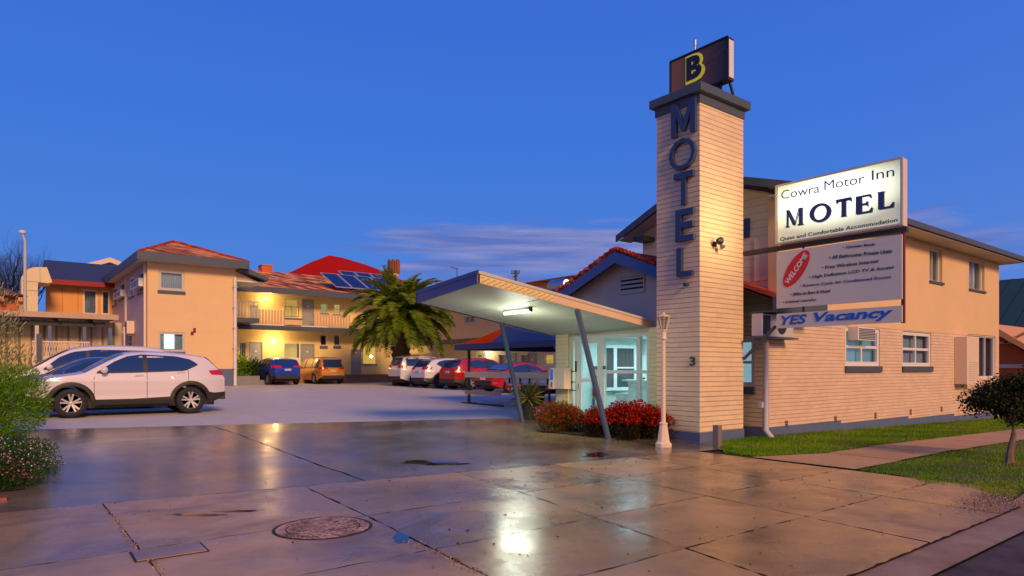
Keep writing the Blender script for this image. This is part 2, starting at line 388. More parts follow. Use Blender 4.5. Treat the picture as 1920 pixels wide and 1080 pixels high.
# terrain out to the horizon, graded grid
xs = [-900, -300, -120, -60, -30] + list(range(-20, 62, 2)) + [80, 130, 300, 900]
ys = [-900, -300, -100, -40, -20, -10, -5] + [i * 1.0 for i in range(-3, 41)] + [45, 50, 60, 80, 130, 300, 1200]
mb = MB()
for yy in ys:
    for xx in xs: mb.v.append((xx, yy, gz(xx, yy) - .06 - (.2 if abs(xx) > 200 or abs(yy) > 200 else 0)))
nx = len(xs)
for j in range(len(ys) - 1):
    for i in range(nx - 1): mb.f.append([j * nx + i, j * nx + i + 1, (j + 1) * nx + i + 1, (j + 1) * nx + i]); mb.mi.append(0)
tag(mb.build('terrain', M_terr, smooth=True), kind='structure')
BND = [(-14, 20.2), (.9, 16.6), (11.4, 13.15), (16, 12.6)]   # edge between the wet drive and the dry yard
def yb(x): return interp(x, BND)
def yj(x): return 8.35 - .125 * x
q = []
for x0, x1 in ((-14, .9), (.9, 11.4), (11.4, 16)): q.append(((x0, yb(x0)), (x1, yb(x1)), (x1, 60), (x0, 60)))
q.append(((16, 12.6), (50, 12.6), (50, 60), (16, 60)))
sheet('car_park', M_lot, *q, dz=-.01, n=24)
sheet('joint_bed', M_joint, ((-14, 2.197), (9.9, 2.197), (9.9, 8.2), (-14, 8.2)), ((-14, 8.0), (11.1, 7.0), (11.1, 13.4), (-14, 20.4)), dz=-.012, n=30)
mb = MB(); tones = []
G_ = .011
for x0, x1, tn in ((-13, -6, .45), (-6, 3.82, .42), (3.82, 11.15, .5)):
    for k in range(1):
        patch(mb, (x0 + G_, yj(x0) + G_), (x1 - G_, yj(x1) + G_), (x1 - G_, yb(x1) - .02), (x0 + G_, yb(x0) - .02), 40, 40, 0, .016, tn, tones)
o = mb.build('driveway', M_drive, smooth=True); set_tone(o, tones); tag(o, kind='structure')
mb = MB(); tones = []
cols = [(-8, -8), (-4.5, -4.5), (-2.2, -2.2), (-.6, -.6), (.97, .93), (3.05, 2.6), (5.15, 4.2), (6.72, 6.15), (8.25, 7.9), (9.7, 9.55)]
rows = [2.2, 3.35, 4.58, 6.02, None]
for i in range(len(cols) - 1):
    for j in range(4):
        def cx(c, y): return lerp(cols[c][1], cols[c][0], (y - 2.2) / 5.3)
        a, b_ = i, i + 1; y0 = rows[j]
        y1 = rows[j + 1]
        if i == 4 and j == 1: pass
        x0a, x1a = cx(a, y0), cx(b_, y0)
        xt0, xt1 = cx(a, y1 or 7.4), cx(b_, y1 or 7.4)
        yt0, yt1 = (y1, y1) if y1 else (yj(xt0), yj(xt1))
        tn = random.uniform(.25, .8)
        mb.cur = 1 if (i <= 3 and j <= 2 and i >= 2) and j <= 1 else 0
        # 2.8 m wide bay left of the manhole is poured as one run
        if i in (4,) and j in (0, 1, 2, 3): tn = .5 + .04 * j
        patch(mb, (x0a + G_ * .7, y0 + G_ * .4), (x1a - G_ * .7, y0 + G_ * .4), (xt1 - G_ * .7, yt1 - G_ * .5), (xt0 + G_ * .7, yt0 - G_ * .5), 18, 12, .002, .011, tn, tones)
o = mb.build('footpath_crossing', [M_apron, M_apron], smooth=True); set_tone(o, tones); tag(o, kind='structure')
# footpath running off to the right
mb = MB(); tones = []; x = 9.72
while x < 44:
    patch(mb, (x + .01, 4.45), (x + 1.5, 4.42), (x + 1.5, 5.55), (x + .01, 5.6 if x > 10 else 6.1), 6, 4, .01, .006, random.uniform(.3, .8), tones); x += 1.52
o = mb.build('footpath', M_path, smooth=True); set_tone(o, tones); tag(o, kind='structure')
sheet('verge_soil', M_joint, ((9.7, 2.1), (46, 2.1), (46, 7.9), (9.7, 7.9)), dz=-.03, n=30)
# gutter, kerb and road
sheet('gutter', M_gut, ((-14, 1.87), (46, 1.87), (46, 2.205), (-14, 2.205)), dz=-.014, n=40)
sheet('road', M_asph, ((-14, -9), (46, -9), (46, 1.87), (-14, 1.87)), dz=-.034, n=40)
mb = MB(); tones = []
pts = [(8.35, 0), (8.9, .05), (9.6, .11), (11, .13), (46, .13)]
for (xa, ha), (xb, hb) in zip(pts, pts[1:]):
    n = max(1, int((xb - xa) / .5))
    for k in range(n):
        a, b2 = lerp(xa, xb, k / n), lerp(xa, xb, (k + 1) / n); za, zb = lerp(ha, hb, k / n), lerp(ha, hb, (k + 1) / n)
        A = gz(a, 2) - .03; B = gz(b2, 2) - .03
        mb.poly((a, 2.14, A), (b2, 2.14, B), (b2, 2.17, B + zb), (a, 2.17, A + za)); mb.poly((a, 2.17, A + za), (b2, 2.17, B + zb), (b2, 2.33, B + zb), (a, 2.33, A + za))
        tones += [.7, .7]
o = mb.build('kerb', M_gut); set_tone(o, tones); tag(o, kind='structure')

# ---- scattered small faces (leaves, blades, petals) as one fast mesh
def cards(name, pos, size, mat, parent=None, aspect=2.0, up=.0, tone=None, nrm=None, fold=0, dirs=None, kind3=False):
    n = len(pos); pos = np.asarray(pos, float)
    if parent is not None: pos = pos - np.array(wloc(parent))
    if dirs is None:
        d = np.random.normal(size=(n, 3)); d[:, 2] += up; d /= np.linalg.norm(d, axis=1)[:, None]
    else: d = dirs / np.linalg.norm(dirs, axis=1)[:, None]
    r = np.random.normal(size=(n, 3)); s = np.cross(d, r); s /= np.linalg.norm(s, axis=1)[:, None] + 1e-9
    sz = (np.asarray(size) * np.random.uniform(.7, 1.3, n))[:, None] if np.ndim(size) == 0 else np.asarray(size)[:, None]
    if kind3:
        v = np.stack([pos - s * sz / aspect / 2, pos + s * sz / aspect / 2, pos + d * sz], 1); k = 3
    else:
        v = np.stack([pos, pos + d * sz * .45 + s * sz / aspect / 2, pos + d * sz, pos + d * sz * .45 - s * sz / aspect / 2], 1); k = 4
    me = bpy.data.meshes.new(name); me.vertices.add(n * k); me.vertices.foreach_set('co', v.reshape(-1))
    me.loops.add(n * k); me.loops.foreach_set('vertex_index', np.arange(n * k, dtype=np.int32)); me.polygons.add(n)
    me.polygons.foreach_set('loop_start', np.arange(0, n * k, k, dtype=np.int32)); me.polygons.foreach_set('loop_total', np.full(n, k, dtype=np.int32))
    me.update(calc_edges=True); me.materials.append(mat)
    t = np.random.uniform(0, 1, n) if tone is None else np.clip(tone, 0, 1)
    a = me.attributes.new('tone', 'FLOAT', 'FACE'); a.data.foreach_set('value', t.astype(np.float32))
    o = bpy.data.objects.new(name, me); C.objects.link(o); o.parent = parent; return o
def leafmat(name, cols, rough=.5, trans=.25):
    m = bpy.data.materials.new(name); m.use_nodes = True; g = NT(m.node_tree); b = g.n['Principled BSDF']
    at = g.new('ShaderNodeAttribute'); at.attribute_name = 'tone'
    c = g.ramp(at.outputs['Fac'], [(i / (len(cols) - 1), q) for i, q in enumerate(cols)])
    g.link(c, b.inputs['Base Color']); b.inputs['Roughness'].default_value = rough; b.inputs['Specular IOR Level'].default_value = .12
    tr = g.new('ShaderNodeBsdfTranslucent'); g.link(c, tr.inputs[0]); mx = g.new('ShaderNodeMixShader'); mx.inputs[0].default_value = trans
    g.link(b.outputs[0], mx.inputs[1]); g.link(tr.outputs[0], mx.inputs[2]); g.link(mx.outputs[0], g.n['Material Output'].inputs[0])
    MATS[name] = m; return m
M_grass = leafmat('grass_blades', [(.06, .13, .004), (.11, .26, .005), (.20, .36, .008), (.32, .33, .02)])
def lawn(name, area, n, h=.045):
    P = []
    while len(P) < n:
        x, y = area()
        thin = math.sin(x * 1.9 + 2 * math.sin(y * 2.3)) * math.sin(y * 3.1 + 1.7 * math.sin(x * 1.1)) + .35 * math.sin(x * 7.1 + y * 5.3)
        if thin > .62 and random.random() < .75: continue
        P.append((x, y, gz(x, y) - .015))
    P = np.array(P); t = .5 + .28 * np.sin(P[:, 0] * 1.7 + np.sin(P[:, 1] * 3)) * np.cos(P[:, 1] * 2.1 + P[:, 0]) + np.random.normal(0, .2, n)
    d = np.random.normal(0, .35, (n, 3)); d[:, 2] = 1
    o = cards(name, P, h + .012 * np.random.rand(n), M_grass, aspect=5, tone=t, dirs=d, kind3=True)
    tag(o, kind='stuff'); return o
sheet('lawn_turf', M_turf, ((10.0, 6.05), (11.2, 5.63), (11.2, 7.8), (10.7, 7.2)), ((11.2, 5.63), (46, 5.6), (46, 7.82), (11.2, 7.82)), dz=-.004, n=20)
sheet('verge_turf', M_turf, ((9.1, 2.34), (46, 2.34), (46, 4.40), (9.9, 4.40)), dz=-.002, n=20)
def near(x0, x1): return x0 + (x1 - x0) * random.random() ** 1.6
def a1():
    while 1:
        x = near(9.9, 30); y = random.uniform(5.6, 7.82)
        if x > 11.2 or y > 6.1 - (x - 10) * .4 and y < 6.7 + (x - 9.9) * .8: return x, y
def a2():
    while 1:
        x = near(8.9, 24); y = random.uniform(2.33, 4.42)
        if x > 9.0 + (y - 2.3) * .4 + .12 * math.sin(y * 7): return x, y
tag(lawn('lawn_grass', a1, 42000, .055), 'strip of bright green grass along the base of the long brick wall', 'grass')
tag(lawn('verge_grass', a2, 42000, .04), 'mown green verge between the footpath and the kerb', 'grass')

# manhole, small access cover, gravel
mx_, my_ = gpt(606, 990); z0 = gz(mx_, my_) + .004
def f_peb(g, b, P):
    v = g.new('ShaderNodeTexVoronoi'); g.link(P, v.inputs['Vector']); v.inputs['Scale'].default_value = 42
    c = g.ramp(g.sep(v.outputs['Color'])[0], [(0, (.16, .10, .08)), (.5, (.48, .27, .18)), (1, (.72, .46, .34))])
    k = g.ramp(g.noise(P, 5, 4), [(.35, .55), (.6, 1.1)]); g.link(g.mix(1.0, c, k, 'MULTIPLY'), b.inputs['Base Color']); bump(g, b, g.math('SUBTRACT', 1.0, v.outputs['Distance']), 1.0, .02)
M_ring = pmat('pebbled_concrete', (.5, .3, .2), .85, spec=.2, build=f_peb)
M_water = pmat('puddle_water', (.02, .02, .025), .03, spec=1.0)
def puddle(cx, cy, lx, ly, seed, n=44):
    rg = random.Random(seed); mb = MB(); pts = []
    for k in range(n):
        t_ = 2 * math.pi * k / n; q = 1 + .22 * math.sin(2 * t_ + seed) + .12 * math.sin(5 * t_ + 2 * seed) + .06 * math.sin(9 * t_ + seed); px, py = cx + lx * math.cos(t_) * q, cy + ly * math.sin(t_) * q; x, y = gpt(px, py); pts.append((x, y, gz(x, y) + .0045))
    c_ = (sum(p[0] for p in pts) / n, sum(p[1] for p in pts) / n, pts[0][2])
    for k in range(n): mb.poly(c_, pts[k], pts[(k + 1) % n])
    tag(mb.build('puddle', M_water), kind='structure')
puddle(372, 966, 42, 2.6, 1); puddle(440, 959, 34, 2.2, 2); puddle(752, 1010, 17, 8, 5); puddle(1118, 853, 26, 3.5, 4); puddle(815, 868, 60, 4, 6)
t = thing('manhole', 'round pebbled manhole set in the footpath slabs', 'manhole', (mx_, my_, z0))
MB().lathe([(.41, -.01), (.41, .003), (.33, .004), (.325, -.002)], (mx_, my_, z0), 40).build('rim', M_ring, t)
MB().lathe([(.44, -.01), (.44, .0015), (.42, .002)], (mx_, my_, z0), 40).build('rim_gap', M_joint, t)
MB().lathe([(.310, -.01), (.316, .003), (.30, .005), (.0, .006)], (mx_, my_, z0), 40).build('cover', M_ring, t)
MB().lathe([(.325, -.01), (.325, .0012)], (mx_, my_, z0), 40).build('joint_gap', M_joint, t)
ax, ay = gpt(318, 1036); z0 = gz(ax, ay) + .004
t = thing('access_cover', 'small rectangular concrete access cover beside the slab joint', 'access cover', (ax, ay, z0), R(-2))
MB().box(-.26, -.17, -.01, .26, .17, .002).build('frame_gap', M_joint, t, local=True)
MB().box(-.245, -.155, -.01, .245, .155, .008).build('lid', M_apron, t, local=True, bevel=.004)
M_stone = leafmat('small_stones', [(.10, .06, .05), (.30, .18, .13), (.5, .36, .28)], .8, 0)
P = []
for k in range(1500):
    x = random.gauss(8.7, .45); y = random.gauss(2.45, .13); P.append((x, y, gz(x, y) + .012))
for k in range(260):
    t_ = random.random(); a = gpt(lerp(770, 905, t_), lerp(1015, 1078, t_)); P.append((a[0] + random.gauss(0, .03), a[1] + random.gauss(0, .03), .004))
for k in range(420):
    t_ = random.random(); a = (.955 + .02 * math.sin(t_ * 9), lerp(4.9, 7.9, t_)); P.append((a[0] + random.gauss(0, .014), a[1], .004))
tag(cards('gravel', P, .014, M_stone, aspect=1.2), 'loose gravel washed onto the kerb corner and slab joints', 'gravel', kind='stuff')

# ------------------------------------------------------------------ walls, windows
def wall(mb, plane, c, t, a0, a1, z0, z1, holes=()):
    """wall sheet of thickness t behind plane c (towards +), with real openings"""
    A = sorted({a0, a1, *[h[0] for h in holes], *[h[1] for h in holes]}); Z = sorted({z0, z1, *[h[2] for h in holes], *[h[3] for h in holes]})
    def pt(a, z, d): return (c + d, a, z) if plane == 'X' else (a, c + d, z)
    for i in range(len(A) - 1):
        for j in range(len(Z) - 1):
            am, zm = (A[i] + A[i + 1]) / 2, (Z[j] + Z[j + 1]) / 2
            if any(h[0] < am < h[1] and h[2] < zm < h[3] for h in holes): continue
            for d in (0, t): mb.poly(pt(A[i], Z[j], d), pt(A[i + 1], Z[j], d), pt(A[i + 1], Z[j + 1], d), pt(A[i], Z[j + 1], d))
    for h in list(holes) + [(a0, a1, z0, z1)]:
        mb.poly(pt(h[0], h[2], 0), pt(h[0], h[3], 0), pt(h[0], h[3], t), pt(h[0], h[2], t)); mb.poly(pt(h[1], h[2], 0), pt(h[1], h[3], 0), pt(h[1], h[3], t), pt(h[1], h[2], t))
        mb.poly(pt(h[0], h[2], 0), pt(h[1], h[2], 0), pt(h[1], h[2], t), pt(h[0], h[2], t)); mb.poly(pt(h[0], h[3], 0), pt(h[1], h[3], 0), pt(h[1], h[3], t), pt(h[0], h[3], t))
    return mb
def window(root, plane, c, a0, a1, z0, z1, nx=2, nz=1, fm=None, inner=None, sill=None, rec=.08, fw=.05, sillh=.09, sillp=.05, label=None, glass=None, depth=.25, bw=.03):
    fm = fm or M_white; inner = inner or M_curt
    def bx(mb, A0, A1, Z0, Z1, d0, d1): return mb.box(c + d0, A0, Z0, c + d1, A1, Z1) if plane == 'X' else mb.box(A0, c + d0, Z0, A1, c + d1, Z1)
    m = MB(); bx(m, a0, a0 + fw, z0, z1, rec - .05, rec + .02); bx(m, a1 - fw, a1, z0, z1, rec - .05, rec + .02)
    bx(m, a0 + fw, a1 - fw, z0, z0 + fw, rec - .048, rec + .018); bx(m, a0 + fw, a1 - fw, z1 - fw, z1, rec - .048, rec + .018)
    for i in range(1, nx): a = lerp(a0, a1, i / nx); bx(m, a - bw / 2, a + bw / 2, z0 + fw, z1 - fw, rec - .035, rec + .016)
    for j in range(1, nz): z = lerp(z0, z1, j / nz); bx(m, a0 + fw, a1 - fw, z - bw / 2, z + bw / 2, rec - .033, rec + .014)
    w = m.build('window', fm, root)
    if label: w['label'] = label
    e = .01; m = MB(); bx(m, a0 + e, a1 - e, z0 + e, z1 - e, rec - .002, rec + .004); m.build('pane', glass or M_glass, w)
    m = MB(); bx(m, a0 + e, a1 - e, z0 + e, z1 - e, rec + depth * .5, rec + depth * .5 + .02); m.build('curtain', inner, w)
    if sill:
        m = MB(); bx(m, a0 - .04, a1 + .04, z0 - sillh, z0 - .002, -sillp, rec - .055); m.build('sill', sill, w)
    return w
def door(root, plane, c, a0, a1, z0, z1, m=None, fm=None, knob=1, rec=.06, num=None):
    def bx(mb, A0, A1, Z0, Z1, d0, d1): return mb.box(c + d0, A0, Z0, c + d1, A1, Z1) if plane == 'X' else mb.box(A0, c + d0, Z0, A1, c + d1, Z1)
    q = MB(); bx(q, a0, a0 + .05, z0, z1, rec - .05, rec + .03); bx(q, a1 - .05, a1, z0, z1, rec - .05, rec + .03); bx(q, a0 + .05, a1 - .05, z1 - .05, z1, rec - .048, rec + .03)
    bx(q, a0 + .055, a1 - .055, z0, z1 - .055, rec, rec + .03)
    d = q.build('door', m or M_door, root)
    k = a0 + .12 if knob < 0 else a1 - .12
    q = MB(); bx(q, k - .03, k + .03, z0 + .98, z0 + 1.04, rec - .05, rec); q.build('handle', M_steel, d)
    q = MB(); am = (a0 + a1) / 2; bx(q, am - .07, am + .07, z0 + 1.5, z0 + 1.6, rec - .012, rec); q.build('number_plate', M_white, d)
    return d
def wall_light(name, label, x, y, z, dirn, energy, col=(1, .62, .25), group=None, glob=.07):
    t = thing(name, label, 'wall lamp', (x, y, z), group=group)
    dx, dy = dirn
    MB().tube([(x - dx * .12, y - dy * .12, z - .12), (x - dx * .02, y - dy * .02, z - .10), (x, y, z - .05)], .012, 6).build('bracket', M_dark, t)
    m = pmat('lamp_glow', (1, .9, .7), .4, emit=(1, .66, .26), es=14)
    MB().lathe([(.01, -glob), (glob * .8, -glob * .5), (glob, 0), (glob * .8, glob * .5), (.01, glob)], (x, y, z), 10).build('globe', m, t, smooth=True)
    l = bpy.data.lights.new('lamp', 'POINT'); l.energy = energy * 1.7; l.color = col; l.shadow_soft_size = glob * 1.2
    lo = bpy.data.objects.new('lamp', l); C.objects.link(lo); lo.parent = t; lo.location = (dx * .55, dy * .55, 0)
    return t

# ------------------------------------------------------------------ brick sign tower
TX0, TX1, TY0, TY1 = 10.88, 12.36, 7.93, 8.99
tw = thing('sign_tower', 'tall square cream brick sign tower with blue grey capping beside the office', 'tower', (TX0, TY0, 0))
MB().box(TX0, TY0, .19, TX1, TY1, 6.66).build('shaft', M_tower, tw)
MB().box(TX0 - .015, TY0 - .015, -.12, TX1 + .015, TY1 + .015, .187).build('plinth', M_plinth, tw)
cap = MB().box(TX0 - .11, TY0 - .11, 6.80, TX1 + .11, TY1 + .11, 6.97).build('capping', M_grey, tw, bevel=.01)
MB().box(TX0 - .025, TY0 - .025, 6.62, TX1 + .025, TY1 + .025, 6.798).build('capping_band', M_grey, cap)
for ch, p0, p1, y0, y1 in (('M', 1261, 1306, 253, 190), ('O', 1257, 1306, 319, 260), ('T', 1266, 1302, 385, 323), ('E', 1269, 1303, 452, 392), ('L', 1271, 1300, 518, 464), ('.', 1283, 1291, 537, 530)):
    a0, D0 = onX(p0, TX0 - .03); a1, D1 = onX(p1, TX0 - .03); D = (D0 + D1) / 2; m = MB()
    za, zb = zz((y0), D), zz((y1), D)
    if ch == 'M': m.ext([(TX0 - .012, lerp(a0, a1, s), lerp(za, zb, q)) for s, q in ((0, 0), (.2, 0), (.2, .62), (.44, .12), (.56, .12), (.8, .62), (.8, 0), (1, 0), (1, 1), (.80, 1), (.5, .36), (.20, 1), (0, 1))], (-.07, 0, 0))
    else: put_text(m, ch, 'X', TX0 - .012, a0, a1, za, zb, depth=.07, weight=.02 if ch != 'O' else .0)
    o = m.build('letter', M_navy, tw)
a0, D0 = onX(1294, TX0); a1, _ = onX(1304, TX0); m = MB(); put_text(m, '3', 'X', TX0 - .004, a0, a1, zz(686, D0), zz(669, D0), depth=.02, weight=.02); m.build('house_number', M_dark, tw)
# roof-top box sign
bx_ = 11.62; ya, Da = onX(1257, bx_); yb_, Db = onX(1365, bx_)
bs = thing('box_sign', 'dark rooftop box sign with a yellow outlined letter on top of the tower', 'sign', (bx_, (ya + yb_) / 2, 6.97))
zb0, zb1 = 7.22, 8.07
MB().box(bx_ + .008, ya, zb0, bx_ + .2, yb_, zb1).build('cabinet', M_dark, bs)
def f_sheen(g, b, P):
    x, y, z = g.sep(P); t_ = g.math('MULTIPLY_ADD', g.math('SUBTRACT', y, 7.8), .7, 0, clamp=True)  # reflection on the face painted as a brown to black gradient, also emitted
    cc = g.mix(t_, (.006, .004, .004), (.15, .055, .014)); g.link(cc, b.inputs['Base Color']); g.link(cc, b.inputs['Emission Color'])
m_face = pmat('brown_sheen_face', (.04, .02, .01), .25, build=f_sheen, emit=(.16, .06, .012), es=.3)
MB().box(bx_ - .002, ya - .03, zb0 + .03, bx_ + .006, yb_ + .03, zb1 - .03).build('face', m_face, bs)
m = MB(); 
for a, b_ in (((ya, zb0), (ya, zb1)), ((yb_, zb0), (yb_, zb1)), ((ya, zb0), (yb_, zb0)), ((ya, zb1), (yb_, zb1))): m.bar((bx_ - .004, a[0], a[1]), (bx_ - .004, b_[0], b_[1]), .03, .03)
m.build('frame', M_black, bs)
MB().box(bx_ + .02, yb_ - .012, zb0 + .05, bx_ + .18, yb_ - .001, zb1 - .05).build('end_panel', M_white, bs)
a0, D0 = onX(1286, bx_); a1, _ = onX(1324, bx_); m = MB()
m_yel = pmat('yellow_vinyl', (.65, .62, .03), .4, emit=(.7, .62, .02), es=.25); m_bb = pmat('dark_brown_vinyl', (.02, .008, .006), .4)
put_text(m, 'B', 'X', bx_ - .006, a0, a1 + .02, 7.43, 8.02, depth=.006, weight=.06); m.build('emblem_outline', m_yel, bs)
m = MB(); put_text(m, 'B', 'X', bx_ - .014, a0 - .02, a1 + .10, 7.49, 7.985, depth=.004, weight=.05); m.build('emblem_letter', m_bb, bs)
m = MB(); pts = [(bx_ - .01, lerp(ya, yb_, .52 + .45 * t_ / 8), 7.66 + .22 * (t_ / 8) ** 1.5) for t_ in range(9)]; m.tube(pts, .006, 4); m.build('swoosh', M_plinth, bs)
m = MB().bar((bx_ + .1, yb_ + .25, 6.97), (bx_ + .1, yb_ + .25, zb0), .06, .06).bar((bx_ + .1, ya - .25, 6.97), (bx_ + .1, ya - .25, zb0), .06, .06).bar((bx_ + .45, yb_ + .15, 6.97), (bx_ + .2, yb_ + .2, 7.6), .04, .04)
m.build('mounting_post', M_dark, bs)
x_, y_ = onX(1303, 11.95)[0], 0
t = thing('antenna_mast', 'thin mast with a small head behind the rooftop box sign', 'antenna', (11.95, x_, 6.97))
D_ = onX(1303, 11.95)[1]
MB().tube([(11.95, x_, 6.97), (11.95, x_, zz(76, D_))], .018, 8).build('mast', M_steel, t); MB().lathe([(.03, 0), (.035, .12), (.02, .14)], (11.95, x_, zz(86, D_)), 8).build('head', M_steel, t)
# flood lamp on the tower's street face
xf, Df = onY(1339, TY0); zf = zz(458, Df)
t = thing('floodlight', 'small twin floodlight on the street face of the tower', 'lamp', (xf, TY0, zf))
MB().box(xf - .05, TY0 - .03, zf - .05, xf + .05, TY0 - .002, zf + .05).bar((xf, TY0 - .02, zf), (xf, TY0 - .16, zf + .04), .02, .02).build('bracket', M_dark, t)
MB().lathe([(.03, -.09), (.075, -.01), (.08, .02)], (xf - .04, TY0 - .16, zf + .04), 10, axis='X').build('lamp_head', M_dark, t, smooth=True)
MB().lathe([(.02, -.07), (.05, -.01), (.055, .02)], (xf + .06, TY0 - .14, zf - .06), 10, axis='Y').build('lamp_head', M_steel, t, smooth=True)
l = bpy.data.lights.new('lamp', 'SPOT'); l.energy = 80; l.color = (1, .80, .36); l.spot_size = R(150); l.spot_blend = 1; l.shadow_soft_size = .1
lo = bpy.data.objects.new('lamp', l); C.objects.link(lo); lo.parent = t; lo.location = (-.1, -1.3, .2); lo.rotation_euler = (R(115), 0, 0)
# ------------------------------------------------------------------ projecting signs
SX = 12.3; SYA, SYB = onX(1456, SX)[0], onX(1691, SX)[0]
ps = thing('beam_bracket', 'long dark steel beam and strut holding the projecting signs off the tower', 'bracket', (SX, TY0, 2.9))
m = MB().bar((SX + .1, TY0, 3.83), (SX + .1, SYB - .05, 3.83), .10, .09); m.build('beam', M_dark, ps)
p1 = onX(1397, SX)[0]; MB().tube([(SX + .05, TY0 - .02, zz(673, 13.85)), (SX + .05, SYA + .05, zz(612, 13.35))], .035, 8).build('strut', M_grey, ps)
M_dred = paint('dark_red_paint', (.16, .02, .02), rough=.5)
MB().bar((SX + .06, SYB + .0, 2.22), (SX + .06, SYB + .0, 3.79), .05, .05).build('post', M_dred, ps)
m = MB().tube([(SX + .1, SYA - .5, 2.5), (SX + .1, SYA - .5, 3.8)], .02, 6); m.build('hanger', M_dark, ps)
def f_light(g, b, P):
    x, y, z = g.sep(P)
    v = g.math('SUBTRACT', z, 4.62); hy = g.math('SUBTRACT', y, (SYA + SYB) / 2 + .1)
    d = g.math('ADD', g.math('MULTIPLY', g.math('MULTIPLY', v, v), 2.6), g.math('MULTIPLY', g.math('MULTIPLY', hy, hy), .42))
    t = g.math('SUBTRACT', 1.0, d, clamp=True)
    c = g.ramp(t, [(0, (.42, .46, .20)), (.45, (.75, .82, .50)), (.8, (1, 1, .93)), (1, (1, 1, 1))])
    g.link(c, b.inputs['Emission Color']); g.link(g.math('MULTIPLY_ADD', t, .95, .50), b.inputs['Emission Strength'])
m_lb = pmat('backlit_acrylic', (.8, .82, .7), .35, build=f_light)
M_ink = pmat('blue_sign_letters', (.028, .05, .17), .5); M_ink2 = pmat('shadow_sign_letters', (.20, .22, .24), .5)
s1 = thing('lightbox_sign', 'backlit white lightbox sign reading Cowra Motor Inn Motel', 'sign', (SX, (SYA + SYB) / 2, 3.9))
z0, z1 = 3.90, 5.06; e0, e1 = SYA, SYB - .0
MB().box(SX + .01, e0, z0, SX + .22, e1, z1).build('cabinet', M_creamp, s1)
MB().box(SX - .002, e0 - .03, z0 + .03, SX + .006, e1 + .03, z1 - .03).build('face', m_lb, s1)
m = MB()
for a, b_ in (((e0, z0), (e0, z1)), ((e1, z0), (e1, z1)), ((e0, z0 + .01), (e1, z0 + .01)), ((e0, z1 - .01), (e1, z1 - .01))): m.bar((SX - .002, a[0], a[1]), (SX - .002, b_[0], b_[1]), .04, .035)
m.build('frame', M_soffit, s1)
def yt(px): return onX(px, SX)[0]
def row(mb, txt, pa, ya_, pb, yb2, h, **k):
    """one line of lettering: its baseline runs between two sight lines on the sign plane"""
    A, DA = onX(pa, SX); B, DB = onX(pb, SX); za, zb = zz(ya_, DA), zz(yb2, DB); sl = (zb - za) / (B - A)
    put_text(mb, txt, 'X', k.pop('c', SX - .003), A, B, za, za + h, slope=sl, **k)
m = MB(); row(m, 'Cowra', 1465, 374, 1537, 361, .17, depth=.005, weight=-.004); m.build('lettering', M_ink, s1)
m = MB(); row(m, 'Motor', 1546, 357, 1621, 343, .17, depth=.005, weight=-.004); m.build('lettering', M_ink, s1)
m = MB(); row(m, 'Inn', 1635, 338, 1677, 330, .17, depth=.005, weight=-.004); m.build('lettering', M_ink, s1)
def serif(mb, ch, A, B, z0, z1, c, d, dy=0, dz=0):
    """Roman capitals with slab serifs drawn in strokes; A is the left edge"""
    w = B - A
    def P(s, t): return (c, A + w * s + dy, z0 + (z1 - z0) * t + dz)
    def poly(*q): mb.ext([P(*p) for p in q], (-d, 0, 0))
    if ch == 'M':
        poly((.0, .0), (.22, .0), (.22, .05), (.15, .08), (.15, .92), (.07, .92), (.07, .08), (0, .05)); poly((-.03, 1), (.22, 1), (.56, .24), (.49, .06), (.44, .06), (.07, .93))
        poly((.50, .06), (.565, .24), (.78, 1), (.82, .93), (.55, .06)); poly((.70, .0), (1.04, .0), (1.04, .05), (.98, .08), (.98, .93), (1.03, 1), (.78, 1), (.79, .93), (.79, .08), (.70, .05))
    if ch == 'O':
        n = 28
        for k in range(n):
            a, b_ = 2 * math.pi * k / n, 2 * math.pi * (k + 1) / n
            def q(t, r1, r2): return (.5 + r1 * math.cos(t), .5 + r2 * math.sin(t))
            poly(q(a, .5, .52), q(b_, .5, .52), q(b_, .31, .40), q(a, .31, .40))
    if ch == 'T':
        poly((.36, .06), (.28, 0), (.72, 0), (.64, .06), (.64, .9), (.36, .9)); poly((.0, .91), (0, .76), (.04, .76), (.1, .86), (.9, .86), (.96, .76), (1, .76), (1, 1), (0, 1))
    if ch == 'E':
        poly((.0, 0), (.36, 0), (.36, 1), (.0, 1)); poly((.37, 0), (.98, 0), (1.04, .26), (.98, .26), (.84, .09), (.37, .09)); poly((.37, 1), (.92, 1), (.95, .78), (.9, .78), (.8, .92), (.37, .92))
        poly((.37, .46), (.62, .46), (.70, .36), (.74, .36), (.74, .66), (.70, .66), (.62, .55), (.37, .55))
    if ch == 'L':
        poly((.06, 0), (.40, 0), (.40, .94), (.50, 1), (-.04, 1), (.06, .94)); poly((.41, 0), (1, 0), (1.05, .3), (.98, .3), (.8, .1), (.41, .1))
for ch, pa, pb, yb0, yt0 in (('M', 1473, 1505, 424, 392), ('O', 1518, 1558, 415, 382), ('T', 1568, 1596, 406, 372), ('E', 1605, 1635, 400, 366), ('L', 1645, 1675, 391, 358)):
    A, DA = onX(pa, SX); B, DB = onX(pb, SX); D = (DA + DB) / 2
    z0_, z1_ = zz(yb0 + (.5 if ch == 'O' else 0), D), zz(yt0, D)
    m = MB(); serif(m, ch, A, B, z0_, z1_, SX - .003, .004, -.018, -.014); m.build('letter_shadow', M_ink2, s1)
    m = MB(); serif(m, ch, A, B, z0_, z1_, SX - .009, .004); m.build('letter', M_ink, s1)
m = MB(); row(m, 'Quiet and Comfortable Accommodation', 1463, 453.5, 1683, 417, .085, depth=.005, weight=.012); m.build('lettering', M_dark, s1)
